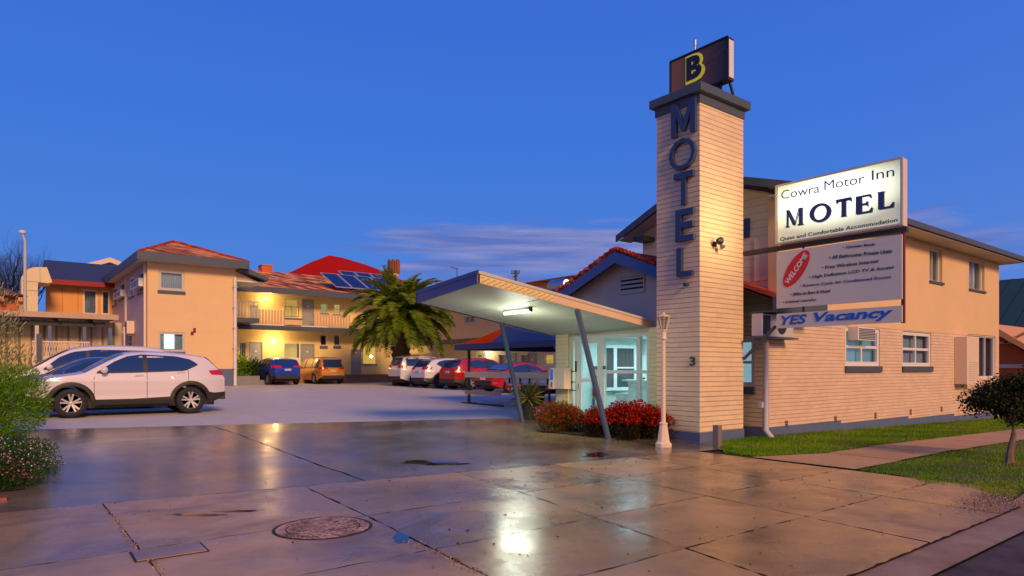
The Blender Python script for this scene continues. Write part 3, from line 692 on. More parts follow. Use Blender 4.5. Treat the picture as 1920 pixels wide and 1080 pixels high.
# grey information board
s2 = thing('information_board', 'grey board listing the rooms under the lightbox with a red oval welcome mark', 'sign', (SX, (SYA + SYB) / 2, 2.62))
M_board = paint('grey_board', (.60, .59, .50), rough=.5, var=.04); 
MB().box(SX, SYA, 2.63, SX + .04, SYB, 3.74).build('panel', M_board, s2)
m_red = pmat('red_vinyl', (.60, .012, .008), .45)
cy, cz_ = yt(1493), zz(504, onX(1493, SX)[1]); m = MB(); pts = []
ang = R(48)
for k in range(36):
    t_ = 2 * math.pi * k / 36; u, v = .42 * math.cos(t_), .19 * math.sin(t_); pts.append((SX - .002, cy - (u * math.cos(ang) - v * math.sin(ang)) * .86, cz_ + u * math.sin(ang) + v * math.cos(ang)))
m.ext(pts, (-.004, 0, 0)); m.build('welcome_oval', m_red, s2)
m = MB()
def rot(a, z, d): return (SX - .007 - d, cy - (a * math.cos(ang) - z * math.sin(ang)) * .86, cz_ + a * math.sin(ang) + z * math.cos(ang))
put_text(m, 'WELCOME', 'X', 0, -.35, .35, -.055, .055, depth=.003, weight=.03, M=rot); m.build('lettering', M_white, s2)
M_txt = pmat('black_vinyl', (.02, .02, .03), .5); M_txtb = pmat('violet_vinyl', (.05, .04, .16), .5)
for txt, pa, y0_, pb, y1_, h, mt in (('• Queen Beds', 1580, 467, 1641, 461, .055, M_txt), ('• All Bathrooms Private Units', 1555, 486, 1673, 474, .065, M_txt), ('• Free Wireless Internet', 1541, 505, 1648, 492, .06, M_txt),
        ('• High Definition LCD TV & Access', 1517, 524, 1676, 505, .07, M_txt), ('• Reverse Cycle Air Conditioned Rooms', 1500, 540, 1671, 523, .065, M_txtb), ('• 300m to Bars & Hotel', 1482, 555, 1557, 548, .06, M_txt), ('• Limited Laundry', 1468, 570, 1531, 565, .06, M_txt)):
    m = MB(); row(m, txt, pa, y0_, pb, y1_, h, depth=.003, weight=.012, shear=.12); m.build('lettering', mt, s2)
s3 = thing('vacancy_sign', 'narrow grey sign reading YES Vacancy in slanted blue letters', 'sign', (SX, (SYA + SYB) / 2, 2.24))
MB().box(SX, SYA, 2.235, SX + .035, SYB, 2.52).build('panel', M_board, s3)
m_bl = pmat('bright_blue_vinyl', (.01, .10, .50), .45)
m = MB(); row(m, 'YES', 1464, 610, 1513, 606.5, .185, depth=.004, weight=.03, shear=.25); m.build('lettering', m_bl, s3)
A, DA = onX(1526, SX); B, DB = onX(1675, SX)
m = MB(); put_text(m, 'Vacancy', 'X', SX - .003, A, B, zz(604.5, DA) - .048, zz(604.5, DA) + .185, depth=.004, weight=.03, shear=.25, slope=-.008); m.build('lettering', m_bl, s3)

# ------------------------------------------------------------------ motel street wing (two storeys)
WY = 7.8; WX0, WX1 = 13.0, 27.6
mw = thing('motel_street_wing', 'two storey peach and cream brick motel wing along the footpath with a hipped eave', 'building', (WX0, WY, 0))
def hx(pa, pb): return onY(pa, WY)[0], onY(pb, WY)[0]
w1 = (*hx(1585, 1650), 1.50, 2.47); w2 = (*hx(1692, 1746), 1.50, 2.47); w3 = (*hx(1815, 1866), 1.10, 2.55)
u1 = (*hx(1743, 1767), 4.02, 5.0); u2 = (*hx(1817, 1846), 4.02, 5.0)
m = MB(); wall(m, 'Y', WY, .25, WX0, WX1, -.6, 2.50, [w1, w2, (w3[0], w3[1], 1.10, 2.50)]); m.build('brick_wall', M_brick, mw)
m = MB(); wall(m, 'Y', WY, .25, 13.5, WX1, 2.502, 5.14, [(w3[0], w3[1], 2.502, 2.55), u1, u2]); m.build('upper_wall', M_wall, mw)
MB().box(WX1, WY + .001, -.6, WX1 + .2, 12.1, 5.13).build('end_wall', M_wall, mw)
# stepped plinth
m = MB(); x = WX0; xs_ = [13.0, 16.3, 20.2, 23.6, 27.62]; zs_ = [.185, .11, .04, -.04]
for k in range(4): m.box(xs_[k], WY - .014, -.7, xs_[k + 1] - .002, WY + .01, zs_[k] )
m.box(WX0 - .014, WY - .01, -.7, WX0 + .01, 9.0, .185); m.build('plinth', M_plinth, mw)
m_teal = pmat('teal_lit_room', (.3, .5, .5), .7, emit=(.30, .48, .44), es=.28)
window(mw, 'Y', WY, *w1, 2, 2, sill=M_grey, fw=.11, bw=.07, inner=m_teal, sillh=.16)
window(mw, 'Y', WY, *w2, 2, 2, sill=M_grey, fw=.10, bw=.07, inner=M_curt, sillh=.16)
window(mw, 'Y', WY, *w3, 3, 1, fw=.08, bw=.05, inner=M_room)
window(mw, 'Y', WY, *u1, 2, 1, sill=M_grey, fw=.05, inner=M_curt, sillh=.07, rec=.14); window(mw, 'Y', WY, *u2, 2, 1, sill=M_grey, fw=.05, inner=M_curt, sillh=.07, rec=.14)
xb0, xb1 = hx(1789, 1812)
bxp = MB().box(xb0, WY - .35, .95, xb1, WY - .002, 2.42).build('service_box', M_creamp, mw, bevel=.01)
m = MB()
for k in range(9): m.box(xb0 + .15, WY - .36, 1.05 + k * .07, xb1 - .15, WY - .351, 1.08 + k * .07)
m.build('louvre', M_soffit, bxp)
for px in (1474, 1566, 1641, 1707, 1765):
    xv, Dv = onY(px, WY); m = MB().box(xv - .055, WY - .012, .13, xv + .055, WY - .002, .30); v = m.build('wall_vent', paint('vent_terracotta', (.32, .17, .12)), mw)
    m = MB()
    for k in range(3): m.box(xv - .045, WY - .02, .15 + k * .05, xv + .045, WY - .013, .17 + k * .05)
    m.build('grille', M_dark, v)
# gable wall facing the tower, upper storey, and ground floor return with its window
GX = 13.6
m = MB(); pr = [(12.0, 4.9), (11.9, 3.0), (7.805, 3.0), (7.805, 5.3), (9.6, 5.95)]
m.ext([(GX, a, z) for a, z in ((11.7, 2.6), (7.83, 2.6), (7.83, 5.42), (9.6, 5.93), (11.7, 5.05))], (.2, 0, 0)); gw = m.build('gable_wall', M_weather, mw)
MB().box(GX - .012, 7.9, 4.02, GX - .002, 8.1, 4.9).build('corner_board', M_creamp, mw)
yw = onX(1397, GX - .02)[0]; MB().box(GX - .05, yw - .12, zz(441, 14.9), GX - .003, yw + .7, zz(405, 14.9)).build('gable_window', M_navy, mw)
MB().box(GX - .03, onX(1452, GX)[0], 3.4, GX - .004, onX(1415, GX)[0], 4.35).build('wall_panel', M_creamp, mw)
m = MB(); rw = (8.07, 8.95, 1.05, 2.1); wall(m, 'X', WX0 - .006, .2, WY + .002, 9.0, -.6, 2.6, [rw]); m.build('return_wall', M_tower, mw)
window(mw, 'X', WX0, *rw, 2, 2, inner=pmat('cool_lit_room', (.5, .6, .6), .7, emit=(.55, .72, .70), es=.62), sill=M_grey, fw=.09, bw=.06, sillh=.16, sillp=.09)
# roof of the street wing: rakes and eaves
RX = 13.07; EY0, EY1, AY = 7.2, 12.1, 9.6; ZE0, ZE1, ZA = 5.27, 4.93, 6.02
m = MB(); X1 = 28.3; AX1 = 26.0
m.poly((RX, EY0, ZE0), (X1, EY0, ZE0), (AX1, AY, ZA), (RX, AY, ZA)); m.poly((RX, AY, ZA), (AX1, AY, ZA), (X1, EY1, ZE1), (RX, EY1, ZE1)); m.poly((X1, EY0, ZE0), (X1, EY1, ZE1), (AX1, AY, ZA))
rf = m.build('roof', M_tileR, mw)
m = MB().ext([(RX - .01, EY0 - .03, ZE0 - .16), (RX - .01, EY0 - .03, ZE0 + .01), (RX - .01, AY, ZA + .01), (RX - .01, EY1 + .03, ZE1 + .01), (RX - .01, EY1 + .03, ZE1 - .16), (RX - .01, AY, ZA - .17)], (-.04, 0, 0)); m.build('bargeboard', M_grey, rf)
m = MB().box(RX, EY0 - .06, ZE0 - .13, X1, EY0, ZE0 + .015).box(X1, EY0 - .06, ZE0 - .13, X1 + .06, EY1, ZE0 + .015); m.build('gutter', M_grey, rf)
m = MB().box(RX + .02, EY0 + .01, 5.10, X1 - .01, WY - .003, 5.125).box(WX1 + .21, WY, 5.10, X1 - .01, EY1, 5.125)
m.poly((RX + .03, 7.82, 5.2), (GX - .004, 7.82, 5.2), (GX - .004, AY, ZA - .2), (RX + .03, AY, ZA - .2)); m.poly((RX + .03, AY, ZA - .2), (GX - .004, AY, ZA - .2), (GX - .004, EY1, ZE1 - .13), (RX + .03, EY1, ZE1 - .13)); m.build('soffit', M_soffit, rf)
MB().box(GX - .45, 11.3, 4.72, GX - .02, 11.65, 4.84).build('eave_box', M_dark, rf)
# condenser and downpipe at the corner
xa, Da_ = onY(1437, WY - .12); 
t = thing('downpipe', 'pale square downpipe at the near corner of the brick street wall', 'pipe', (xa, WY - .1, 0))
MB().tube([(xa - .02, WY - .12, 2.5), (xa - .02, WY - .12, .15), (xa + .06, WY - .22, -.03)], .062, 10).build('pipe', M_pipe, t, smooth=True)
MB().box(xa - .14, WY - .1, .62, xa - .06, WY - .01, .74).build('clamp', M_pipe, t)
x0_, x1_ = onY(1433, WY - .35)[0], onY(1492, WY - .35)[0]
t = thing('condenser_unit', 'white air conditioner condenser on a wall bracket behind the vacancy sign', 'air conditioner', (x0_, WY - .3, 2.0))
zc0, zc1 = zz(633, 14.2), zz(592, 14.2)
b = MB().box(x0_, WY - .30, zc0, x1_, WY - .06, zc1).build('case', M_pipe, t, bevel=.015)
xm = lerp(x0_, x1_, .62); MB().lathe([(.02, -.012), (.17, -.012), (.18, 0)], (xm, WY - .30, (zc0 + zc1) / 2), 18, axis='Y').build('fan_guard', M_dark, b)
MB().box(x0_ + .04, WY - .308, zc0 + .04, x0_ + .30, WY - .301, zc1 - .04).build('side_grille', M_dark, b)
MB().box(x0_ - .1, WY - .34, zc0 - .035, x1_ + .15, WY - .01, zc0 - .004).build('shelf', M_grey, t)
x0_, x1_ = hx(1592, 1625); t = thing('window_air_conditioner', 'boxy grey air conditioner set in the top of the middle street window', 'air conditioner', (x0_, WY, 2.1))
b = MB().box(x0_, WY - .22, 2.13, x1_, WY + .05, 2.46).build('case', M_white, t, bevel=.01); m = MB()
for k in range(7): m.box(x0_ + .04, WY - .228, 2.16 + k * .04, x1_ - .04, WY - .221, 2.185 + k * .04)
m.build('grille', M_grey, b)

# ------------------------------------------------------------------ office: gable roof, glazed front, room
OX = 11.2
of = thing('motel_office', 'single storey motel office with blue trimmed tiled gable and glazed front', 'building', (OX, 9.2, 0))
gp = lambda px: onX(px, OX)[0]
EYa, EYb, OAY = 7.3, 12.25, 10.3; OZ, OZE, OZE2 = 4.10, 2.88, 3.30; GXo = 11.35
m = MB().ext([(GXo, 12.0, 2.15), (GXo, 9.0, 2.15), (GXo, 9.0, 3.42), (GXo, OAY, 3.98), (GXo, 12.0, 3.25)], (.18, 0, 0)); m.build('gable_wall', M_soffit if False else paint('gable_render', (.55, .46, .36), var=.08, stain=.06), of)
zC = lerp(OZ, OZE, (OAY - 9.0) / (OAY - EYa)); RXC = TX1 + .02
m = MB().poly((GXo - .30, OAY, OZ), (14.4, OAY, OZ), (14.4, 9.0, zC), (GXo - .30, 9.0, zC)).poly((RXC, 9.0, zC), (14.4, 9.0, zC), (14.4, EYa, OZE), (RXC, EYa, OZE)).poly((GXo - .30, OAY, OZ), (14.4, OAY, OZ), (14.4, EYb, OZE2), (GXo - .30, EYb, OZE2))
m.poly((RXC, OAY, OZ - .06), (14.4, OAY, OZ - .06), (14.4, EYa, OZE - .06), (RXC, EYa, OZE - .06)).poly((GXo - .30, OAY, OZ - .06), (14.4, OAY, OZ - .06), (14.4, EYb, OZE2 - .06), (GXo - .30, EYb, OZE2 - .06))
rf = m.build('roof', M_tileR, of)
m = MB()
for k in range(12):   # rounded edge tiles along the rake
    for (ya2, za2, yb2, zb2) in ((OAY, OZ, EYb, OZE2), (OAY, OZ, 9.02, zC)):
        a, b_ = k / 12, (k + .97) / 12; m.tube([(GXo - .30, lerp(ya2, yb2, a), lerp(za2, zb2, a) + .012), (GXo - .30, lerp(ya2, yb2, b_), lerp(za2, zb2, b_) + .045)], [.05, .06], 6)
m.build('edge_tile', M_tileR, rf, smooth=True)
m = MB().ext([(GXo - .30, 9.0, zC - .28), (GXo - .30, 9.0, zC - .04), (GXo - .30, OAY, OZ - .04), (GXo - .30, EYb, OZE2 - .04), (GXo - .30, EYb, OZE2 - .28), (GXo - .30, OAY, OZ - .30)], (-.035, 0, 0)); m.build('bargeboard', M_blue, rf)
MB().box(12.4, EYa - .1, OZE - .30, 14.4, EYa - .005, OZE - .0).box(14.4, EYa - .1, OZE - .30, 14.45, 7.79, OZE).build('gutter', M_grey, rf)
MB().box(12.4, EYa, OZE - .30, 14.39, 7.79, OZE - .27).build('soffit', M_grey, rf)
# louvre vent in the gable
va, Dv = onX(1164, GXo); vb, _ = onX(1209, GXo); zv0, zv1 = zz(553, 15.4), zz(522, 15.4)
m = MB(); m.bar((GXo - .02, va, zv0), (GXo - .02, vb, zv0), .03, .03).bar((GXo - .02, va, zv1), (GXo - .02, vb, zv1), .03, .03).bar((GXo - .02, va, zv0), (GXo - .02, va, zv1), .03, .03).bar((GXo - .02, vb, zv0), (GXo - .02, vb, zv1), .03, .03)
for k in range(4): z_ = lerp(zv0, zv1, (k + .5) / 4); m.poly((GXo - .03, va, z_ - .03), (GXo - .03, vb, z_ - .03), (GXo - .005, vb, z_ + .03), (GXo - .005, va, z_ + .03))
gv = m.build('gable_vent', paint('gable_render', (0, 0, 0)), of); MB().box(GXo - .006, vb, zv0, GXo - .002, va, zv1).build('vent_recess', M_black, gv)
# glazed wall
yP1, yP0 = gp(1043), gp(1066); yG0, yG1 = gp(1073), gp(1216); FZ = 2.22
MB().box(OX - .02, yP0, -.05, OX + .35, yP1, FZ + .1).box(OX + .36, yP1 - .25, 0, 15.5, yP1 - .002, 3.2).build('end_pier', M_pillar, of)
MB().box(OX, TY1 + .002, -.05, OX + .3, yG1 - .005, FZ + .1).build('inner_pier', M_pillar, of)
MB().box(OX + .02, yG0, -.05, OX + .14, yP0 - .004, FZ).build('side_panel', paint('pale_green_board', (.55, .60, .50)), of)
m = MB(); fr = [gp(1073), gp(1083), gp(1127), gp(1132), gp(1190), gp(1200), gp(1216)]
def post(a, w=.06): m.box(OX + .01, a - w, -.02, OX + .09, a + w, FZ)
for px, w in ((1080, .05), (1128, .07), (1196, .05), (1214, .03)): post(gp(px), w)
ya0, ya1 = gp(1216), gp(1073)
m.box(OX + .012, ya0, FZ - .08, OX + .088, ya1, FZ - .001); zm = zz(689, 15)
m.box(OX - .01, ya0, 1.33, OX + .05, gp(1130), 1.40); m.box(OX + .012, ya0, -.02, OX + .088, ya1, .12)
gf = m.build('glazed_front', paint('pale_frame_paint', (.62, .68, .62)), of)
MB().box(OX + .045, ya0, .1, OX + .052, gp(1130), FZ - .08).build('pane', M_glass, gf)
m = MB(); d0, d1 = gp(1124), gp(1084); m.box(OX + .02, d0, .02, OX + .07, d0 + .09, FZ - .09).box(OX + .02, d1 - .09, .02, OX + .07, d1, FZ - .09).box(OX + .022, d0 + .09, .02, OX + .068, d1 - .09, .22).box(OX + .022, d0 + .09, FZ - .18, OX + .068, d1 - .09, FZ - .09).box(OX + .022, d0 + .09, 1.12, OX + .068, d1 - .09, 1.2)
dd = m.build('door', paint('pale_frame_paint', (0, 0, 0)), of); MB().box(OX + .04, d0 + .08, .2, OX + .046, d1 - .08, FZ - .18).build('pane', M_glass, dd)
MB().box(OX - .04, d1 - .07, .95, OX + .02, d1 - .03, 1.08).build('handle', M_steel, dd)
MB().box(OX + .0, gp(1135), 1.42, OX + .02, gp(1130), 1.5).build('door_notice', M_blue, gf)
m = MB(); a, b_ = gp(1070), gp(1080)
for z_ in (.9, 1.1, 1.36): m.box(OX + .0, yP0 - .08, z_, OX + .018, yP0 - .24, z_ + .02)
m.box(OX - .0, gp(1078), 1.36, OX + .018, gp(1081), 1.62); m.build('letter_slot', M_dark, of)
# the lit room
M_int = paint('interior_paint', (.62, .74, .68), rough=.7, var=.03)
m = MB().box(OX + .31, 9.02, 2.24, 15.4, 12.2, 2.30).box(15.4, 9.02, -.02, 15.5, 12.2, 2.3).box(OX + .31, 9.0, -.02, 15.4, 9.06, 2.24).box(OX + .36, 12.14, -.02, 15.4, 12.19, 2.24)
m.box(OX + .02, 9.06, .0, 15.4, 12.19, .05); m.build('interior_room', M_int, of)
M_wp = pmat('interior_white', (.62, .66, .62), .5); IY = 12.0
def ip(px): return onY(px, IY)[0]
def iz(py, px): return zz(py, onY(px, IY)[1])
MB().box(ip(1136), IY + .03, iz(727, 1165), ip(1192), IY + .05, iz(652, 1165)).build('mirror_window', pmat('teal_dark_glass', (.045, .065, .075), .15, spec=.3), of)
MB().box(ip(1150), IY - .55, .06, ip(1176), IY - .1, .80).build('cabinet', M_wp, of)
m = MB()
for px, w in ((1135, .04), (1154, .06), (1192, .06)): m.box(ip(px) - w, IY, iz(727, 1165), ip(px) + w, IY + .029, iz(650, 1165))
m.box(ip(1135), IY + .001, iz(653, 1165), ip(1192), IY + .028, iz(647, 1165)).box(ip(1135), IY + .001, iz(732, 1165), ip(1192), IY + .028, iz(726, 1165)).box(ip(1155), IY + .001, iz(691, 1165), ip(1192), IY + .028, iz(688, 1165))
m.build('interior_frame', M_wp, of)
m = MB()
for k in range(8): z_ = iz(664, 1207) + k * .055; m.box(ip(1200), IY + .05, z_, ip(1216), IY + .08, z_ + .03)
m.build('wall_louvre', M_pipe, of)
ct = thing('reception_counter', 'white reception counter inside the lit office', 'counter', (12.9, 9.7, .05)); cq = lambda px: onX(px, 12.6)[0]
MB().box(12.6, cq(1214), .05, 12.66, cq(1178), 1.12).box(12.661, cq(1214), .05, 13.2, cq(1214) + .04, 1.12).build('front_panel', M_wp, ct); MB().box(12.52, cq(1216), 1.121, 13.2, cq(1170), 1.16).build('counter_top', M_wp, ct)
t = thing('desk_phone', 'small dark phone and papers on the office reception counter', 'phone', (12.8, cq(1195), 1.16))
MB().box(12.7, cq(1195), 1.161, 12.9, cq(1188), 1.21).build('base', M_dark, t); MB().bar((12.7, cq(1196), 1.23), (12.7, cq(1189), 1.23), .04, .03).build('handset', M_black, t)
t = thing('brochure_rack', 'narrow brochure rack standing behind the office door glass', 'rack', (12.2, onX(1112, 12.2)[0], .05)); yr = onX(1112, 12.2)[0]
MB().box(12.2, yr - .22, .05, 12.3, yr + .22, 1.5).build('back', M_timber, t)
for k in range(4):
    for j in range(3): MB().box(12.17, yr - .2 + j * .14, .5 + k * .25, 12.198, yr - .09 + j * .14, .66 + k * .25).build('brochure', [M_white, M_blue, pmat('red_vinyl', (0, 0, 0))][(k + j) % 3], t)
l = bpy.data.lights.new('office_light', 'AREA'); l.shape = 'RECTANGLE'; l.size = 2.4; l.size_y = 1.6; l.energy = 105; l.color = (.86, 1.0, .92)
lo = bpy.data.objects.new('office_light', l); C.objects.link(lo); lo.parent = of; lo.location = (13.2 - OX, 10.6 - 9.2, 2.2)
# ------------------------------------------------------------------ entrance canopy with raking posts
cn = thing('entrance_canopy', 'sloping flat canopy over the driveway with peach fascia on two raking blue posts', 'canopy', (9.3, 10.8, 0))
A = (6.71, 9.47, 2.93); B = (7.30, 12.6, 2.86); Cc = (11.53, 9.47, 2.285); Dd = (11.15, 12.6, 2.27)
def up(p, h): return (p[0], p[1], p[2] + h)
def inn(p, dx, dy, dz=0): return (p[0] + dx, p[1] + dy, p[2] + dz)
MB().poly(inn(A, .05, .05), inn(B, .05, -.05), inn(Dd, 0, -.05), inn(Cc, 0, .05)).build('ceiling_lining', paint('canopy_lining', (.52, .56, .46), rough=.5, var=.05), cn)
for s_ in (.30, .62):
    pa_ = tuple(lerp(A[i], Cc[i], s_) for i in range(3)); pb_ = tuple(lerp(B[i], Dd[i], s_) for i in range(3))
    MB().bar((pa_[0], pa_[1] + .06, pa_[2] - .004), (pb_[0], pb_[1] - .06, pb_[2] - .004), .012, .006).build('lining_joint', M_soffit, cn)
MB().poly(up(A, .21), up(B, .25), up(Dd, .17), up(Cc, .17)).build('roof_sheet', M_grey, cn)
m = MB(); h0, h1 = .155, .125
m.ext([A, Cc, up(Cc, h1), up(A, h0)], (0, .045, 0)); m.build('front_fascia', paint('peach_fascia', (.66, .46, .30), var=.08), cn)
m = MB().ext([inn(A, 0, -.015, h0 + .002), inn(Cc, 0, -.015, h1 + .002), inn(Cc, 0, -.015, .175), inn(A, 0, -.015, .215)], (0, .07, 0)); m.build('front_capping', M_soffit, cn)
m = MB().ext([A, B, up(B, .25), up(A, .21)], (.045, 0, 0)); m.build('side_fascia', M_blue, cn)
m = MB().ext([inn(A, -.015, 0, .15), inn(B, -.015, 0, .185), inn(B, -.015, 0, .265), inn(A, -.015, 0, .225)], (.06, 0, 0)); m.build('side_capping', M_blue, cn)
m = MB().ext([B, Dd, up(Dd, .17), up(B, .25)], (0, .04, 0)); m.build('rear_fascia', M_dark, cn)
fj = lambda s: (lerp(A[0], Cc[0], s), lerp(A[2], Cc[2], s))
m = MB()   # gilded diamond strip on the front fascia
random.seed(3)
for k in range(26):
    s = .01 + k * .0135; x, z = fj(s); x2, z2 = fj(s + .012); j = (k % 2) * .055
    for jj in (0, 1):
        zo = .02 + jj * .07 + (k % 2) * .03
        if zo < .115: m.ext([(x, 9.466, z + zo), (x2, 9.466, z2 + zo + .012), (x2 + .01, 9.466, z2 + zo + .035), (x + .01, 9.466, z + zo + .025)], (0, -.006, 0))
m.build('diamond_strip', pmat('ochre_paint', (.55, .36, .08), .5), cn)
x, z = fj(.006); x2, z2 = fj(.36); MB().ext([(x, 9.468, z + .01), (x2, 9.468, z2 + .01), (x2, 9.468, z2 + .138), (x, 9.468, z + .148)], (0, -.001, 0)).build('strip_ground', pmat('straw_paint', (.72, .60, .30), .5), cn)
M_post = paint('slate_blue_post', (.07, .10, .17), rough=.7, spec=.15, var=.12, scale=5)
for tp, bt in (((1088, 583), (1142, 824)), ((940, 612), (980, 787))):
    bx0, by0 = gpt(*bt); 
    if tp[0] == 1088: top = (9.12, 9.52, 2.60)
    else:
        bx0, by0 = onY(980, 12.75)[0], 12.75; top = (onY(940, 12.55)[0], 12.55, 2.55)
    MB().tube([(bx0, by0, gz(bx0, by0) - .05), top], .058, 12).build('post', M_post, cn, smooth=True)
# fluorescent batten
a = onX(948, 8.65); tx = 8.55
ft = thing('tube_light', 'glowing fluorescent batten under the entrance canopy', 'lamp', (tx, 11, 2.6))
la, lb = (tx, onX(946, tx)[0], zz(592, onX(946, tx)[1])), (tx, onX(993, tx)[0], zz(583, onX(993, tx)[1]))
mzt = lambda x: 2.93 - .135 * (x - 6.71)
la = (tx, la[1], mzt(tx) - .09); lb = (tx, lb[1], mzt(tx) - .09)
MB().bar(inn(la, 0, 0, .055), inn(lb, 0, 0, .055), .07, .05).build('housing', M_white, ft)
m_tube = pmat('fluorescent_tube', (1, 1, 1), .4, emit=(.93, 1, .82), es=22); MB().tube([la, lb], .022, 8).build('tube', m_tube, ft, smooth=True)
MB().box(tx - .03, lb[1] - .06, lb[2] - .01, tx + .03, lb[1], lb[2] + .08).build('end_cap', M_dark, ft)
l = bpy.data.lights.new('tube_lamp', 'AREA'); l.shape = 'RECTANGLE'; l.size = .12; l.size_y = abs(la[1] - lb[1]); l.energy = 26; l.color = (.80, 1, .78)
lo = bpy.data.objects.new('tube_lamp', l); C.objects.link(lo); lo.parent = ft; lo.location = (0, (la[1] + lb[1]) / 2 - 11, la[2] - 2.6 - .03)
l = bpy.data.lights.new('tube_spill', 'POINT'); l.energy = 46; l.color = (.95, 1, .78); l.shadow_soft_size = .40
lo = bpy.data.objects.new('tube_spill', l); C.objects.link(lo); lo.parent = ft; lo.location = (0, (la[1] + lb[1]) / 2 - 11, la[2] - 2.6 - .50)
# ------------------------------------------------------------------ lamp post, bollard, terminal, pot
lx, ly = gpt(1244, 838); z = gz(lx, ly)
lp = thing('lamp_post', 'cream fluted lamp post with a clear glass lantern in front of the tower', 'lamp post', (lx, ly, z))
MB().lathe([(.15, 0), (.15, .07), (.115, .10), (.07, .40), (.078, .42), (.078, .44), (.045, .46)], (lx, ly, z), 8, rot=.39).build('base', M_creamp, lp)
MB().lathe([(.042, .44), (.036, 1.95), (.06, 1.97), (.06, 2.0), (.05, 2.02), (.056, 2.1), (.03, 2.12)], (lx, ly, z), 14).build('column', M_creamp, lp, smooth=True)
lan = MB().lathe([(.055, 2.12), (.055, 2.14), (.02, 2.15)], (lx, ly, z), 8).build('lantern', M_creamp, lp)
m = MB()
for k in range(8):
    t_ = k * math.pi / 4; m.bar((lx + .055 * math.cos(t_), ly + .055 * math.sin(t_), z + 2.14), (lx + .115 * math.cos(t_), ly + .115 * math.sin(t_), z + 2.38), .01, .01)
m.build('ribs', M_creamp, lan); MB().lathe([(.125, 2.38), (.125, 2.40), (.03, 2.43), (.02, 2.46)], (lx, ly, z), 8).build('lid', M_creamp, lan)
MB().lathe([(.05, 2.15), (.11, 2.375)], (lx, ly, z), 8).build('glass', glassmat('lantern_glass', (.8, .78, .7), .12), lan)
bxx, byy = gpt(1345, 838); z = gz(bxx, byy)
t = thing('bollard', 'weathered grey timber bollard at the street corner of the tower', 'bollard', (bxx, byy, z))
MB().box(bxx - .06, byy - .06, z - .05, bxx + .06, byy + .06, z + .40).build('post', paint('weathered_timber', (.20, .16, .14), rough=.8, var=.3, scale=9), t, bevel=.008)
yk = gp(1037)
t = thing('key_terminal', 'wall mounted white check in box with a blue screen beside the office pier', 'terminal', (OX - .3, 12.3, 1.1))
zt0, zt1 = zz(730, 16), zz(690, 16); tx0 = OX - .25
yq0, yq1 = onX(1058, tx0)[0], onX(1033, tx0)[0]
MB().box(tx0, yq0, zt0, OX - .03, yq1 - .12, zt1).build('case', M_creamp, t, bevel=.01)
m = MB().ext([(tx0 - .003, yq1 - .13, zt0), (tx0 - .003, yq1 + .06, zt0), (tx0 - .003, yq1 - .0, zt1), (tx0 - .003, yq1 - .13, zt1)], (-.03, 0, 0)); m.build('side_panel', M_white, t)
m = MB().ext([(tx0 - .034, yq1 - .11, zt0 + .22), (tx0 - .034, yq1 + .0, zt0 + .22), (tx0 - .034, yq1 - .02, zt1 - .03), (tx0 - .034, yq1 - .11, zt1 - .03)], (-.004, 0, 0)); m.build('screen', pmat('blue_screen', (.02, .06, .3), .2, emit=(.03, .10, .45), es=.6), t)
MB().box(tx0 - .04, yq1 - .09, zt0 + .05, tx0 - .034, yq1 - .04, zt0 + .16).build('red_label', m_red, t)
# ------------------------------------------------------------------ left two storey block
LX0, LX1, LY0, LY1 = 6.66, 11.15, 39.6, 53.0
GL = .45
LZ = 7.08
lb_ = thing('left_motel_block', 'two storey peach rendered motel block end with terracotta hip roof', 'building', (LX0, LY0, GL))
def ly(pa, pb): return onY(pa, LY0)[0], onY(pb, LY0)[0]
def lz(py, px): return zz(py, onY(px, LY0)[1])
wu = (*ly(297, 346), lz(545, 320), lz(507, 320)); wl = (*ly(297, 346), lz(659, 320), lz(623, 320))
m = MB(); wall(m, 'Y', LY0, .3, LX0, LX1, GL + .95, LZ, [wu, wl]); m.build('wall', M_wall, lb_)
MB().box(LX0 - .01, LY0 - .02, .2, LX1 + .01, LY0 + .3, GL + .945).build('plinth', M_plinth, lb_)
window(lb_, 'Y', LY0, *wu, 1, 1, sill=M_grey, fw=.14, inner=M_curt, fm=M_soffit, sillh=.18)
window(lb_, 'Y', LY0, *wl, 1, 1, sill=M_plinth, fw=.10, inner=curtain('half_lit_curtain', (.5, .5, .42)), fm=M_soffit, sillh=.14)
xa, xb = ly(309, 328); MB().box(xa, LY0 + .16, wl[2] + .15, xb, LY0 + .18, wl[3] - .1).build('lit_opening', M_litw, lb_)
def lx(px): return onX(px, LX0)
# side facing the west
holes = []
for pa, pb, yt_, yb_ in ((211, 219, 540, 572), (224, 235, 530, 560), (242, 251, 521, 556), (259, 270, 510, 548), (239, 254, 626, 655)):
    a, Da = lx(pb); b_, Db = lx(pa); D = (Da + Db) / 2; holes.append((a, b_, zz(yb_, D), zz(yt_, D)))
m = MB(); wall(m, 'X', LX0 + .001, .3, LY0 + .301, LY1, GL - .2, LZ, holes); m.build('side_wall', M_shaded, lb_)
for h in holes: window(lb_, 'X', LX0 + .001, *h, 1, 2, sill=M_grey, fw=.08, sillh=.1)
for px_ in (237.5, 273.5):
    a, D = lx(px_); MB().box(LX0 - .11, a - .06, GL, LX0 - .002, a + .06, LZ).build('downpipe', M_creamp, lb_)
MB().box(LX1 - .02, LY0 + .3, GL, LX1, LY1, LZ).build('east_wall', M_yel, lb_)
RZ, OH = LZ, .75
x0, x1, y0, y1 = LX0 - .55, LX1 + .45, LY0 - .75, LY1 + .6
ax_ = onY(345, LY0 + 4.5)[0]; apz = zz(458, onY(345, LY0 + 4.5)[1])
m = MB(); e = RZ + .38; xm = (x0 + x1) / 2; ay_ = y0 + 5.3
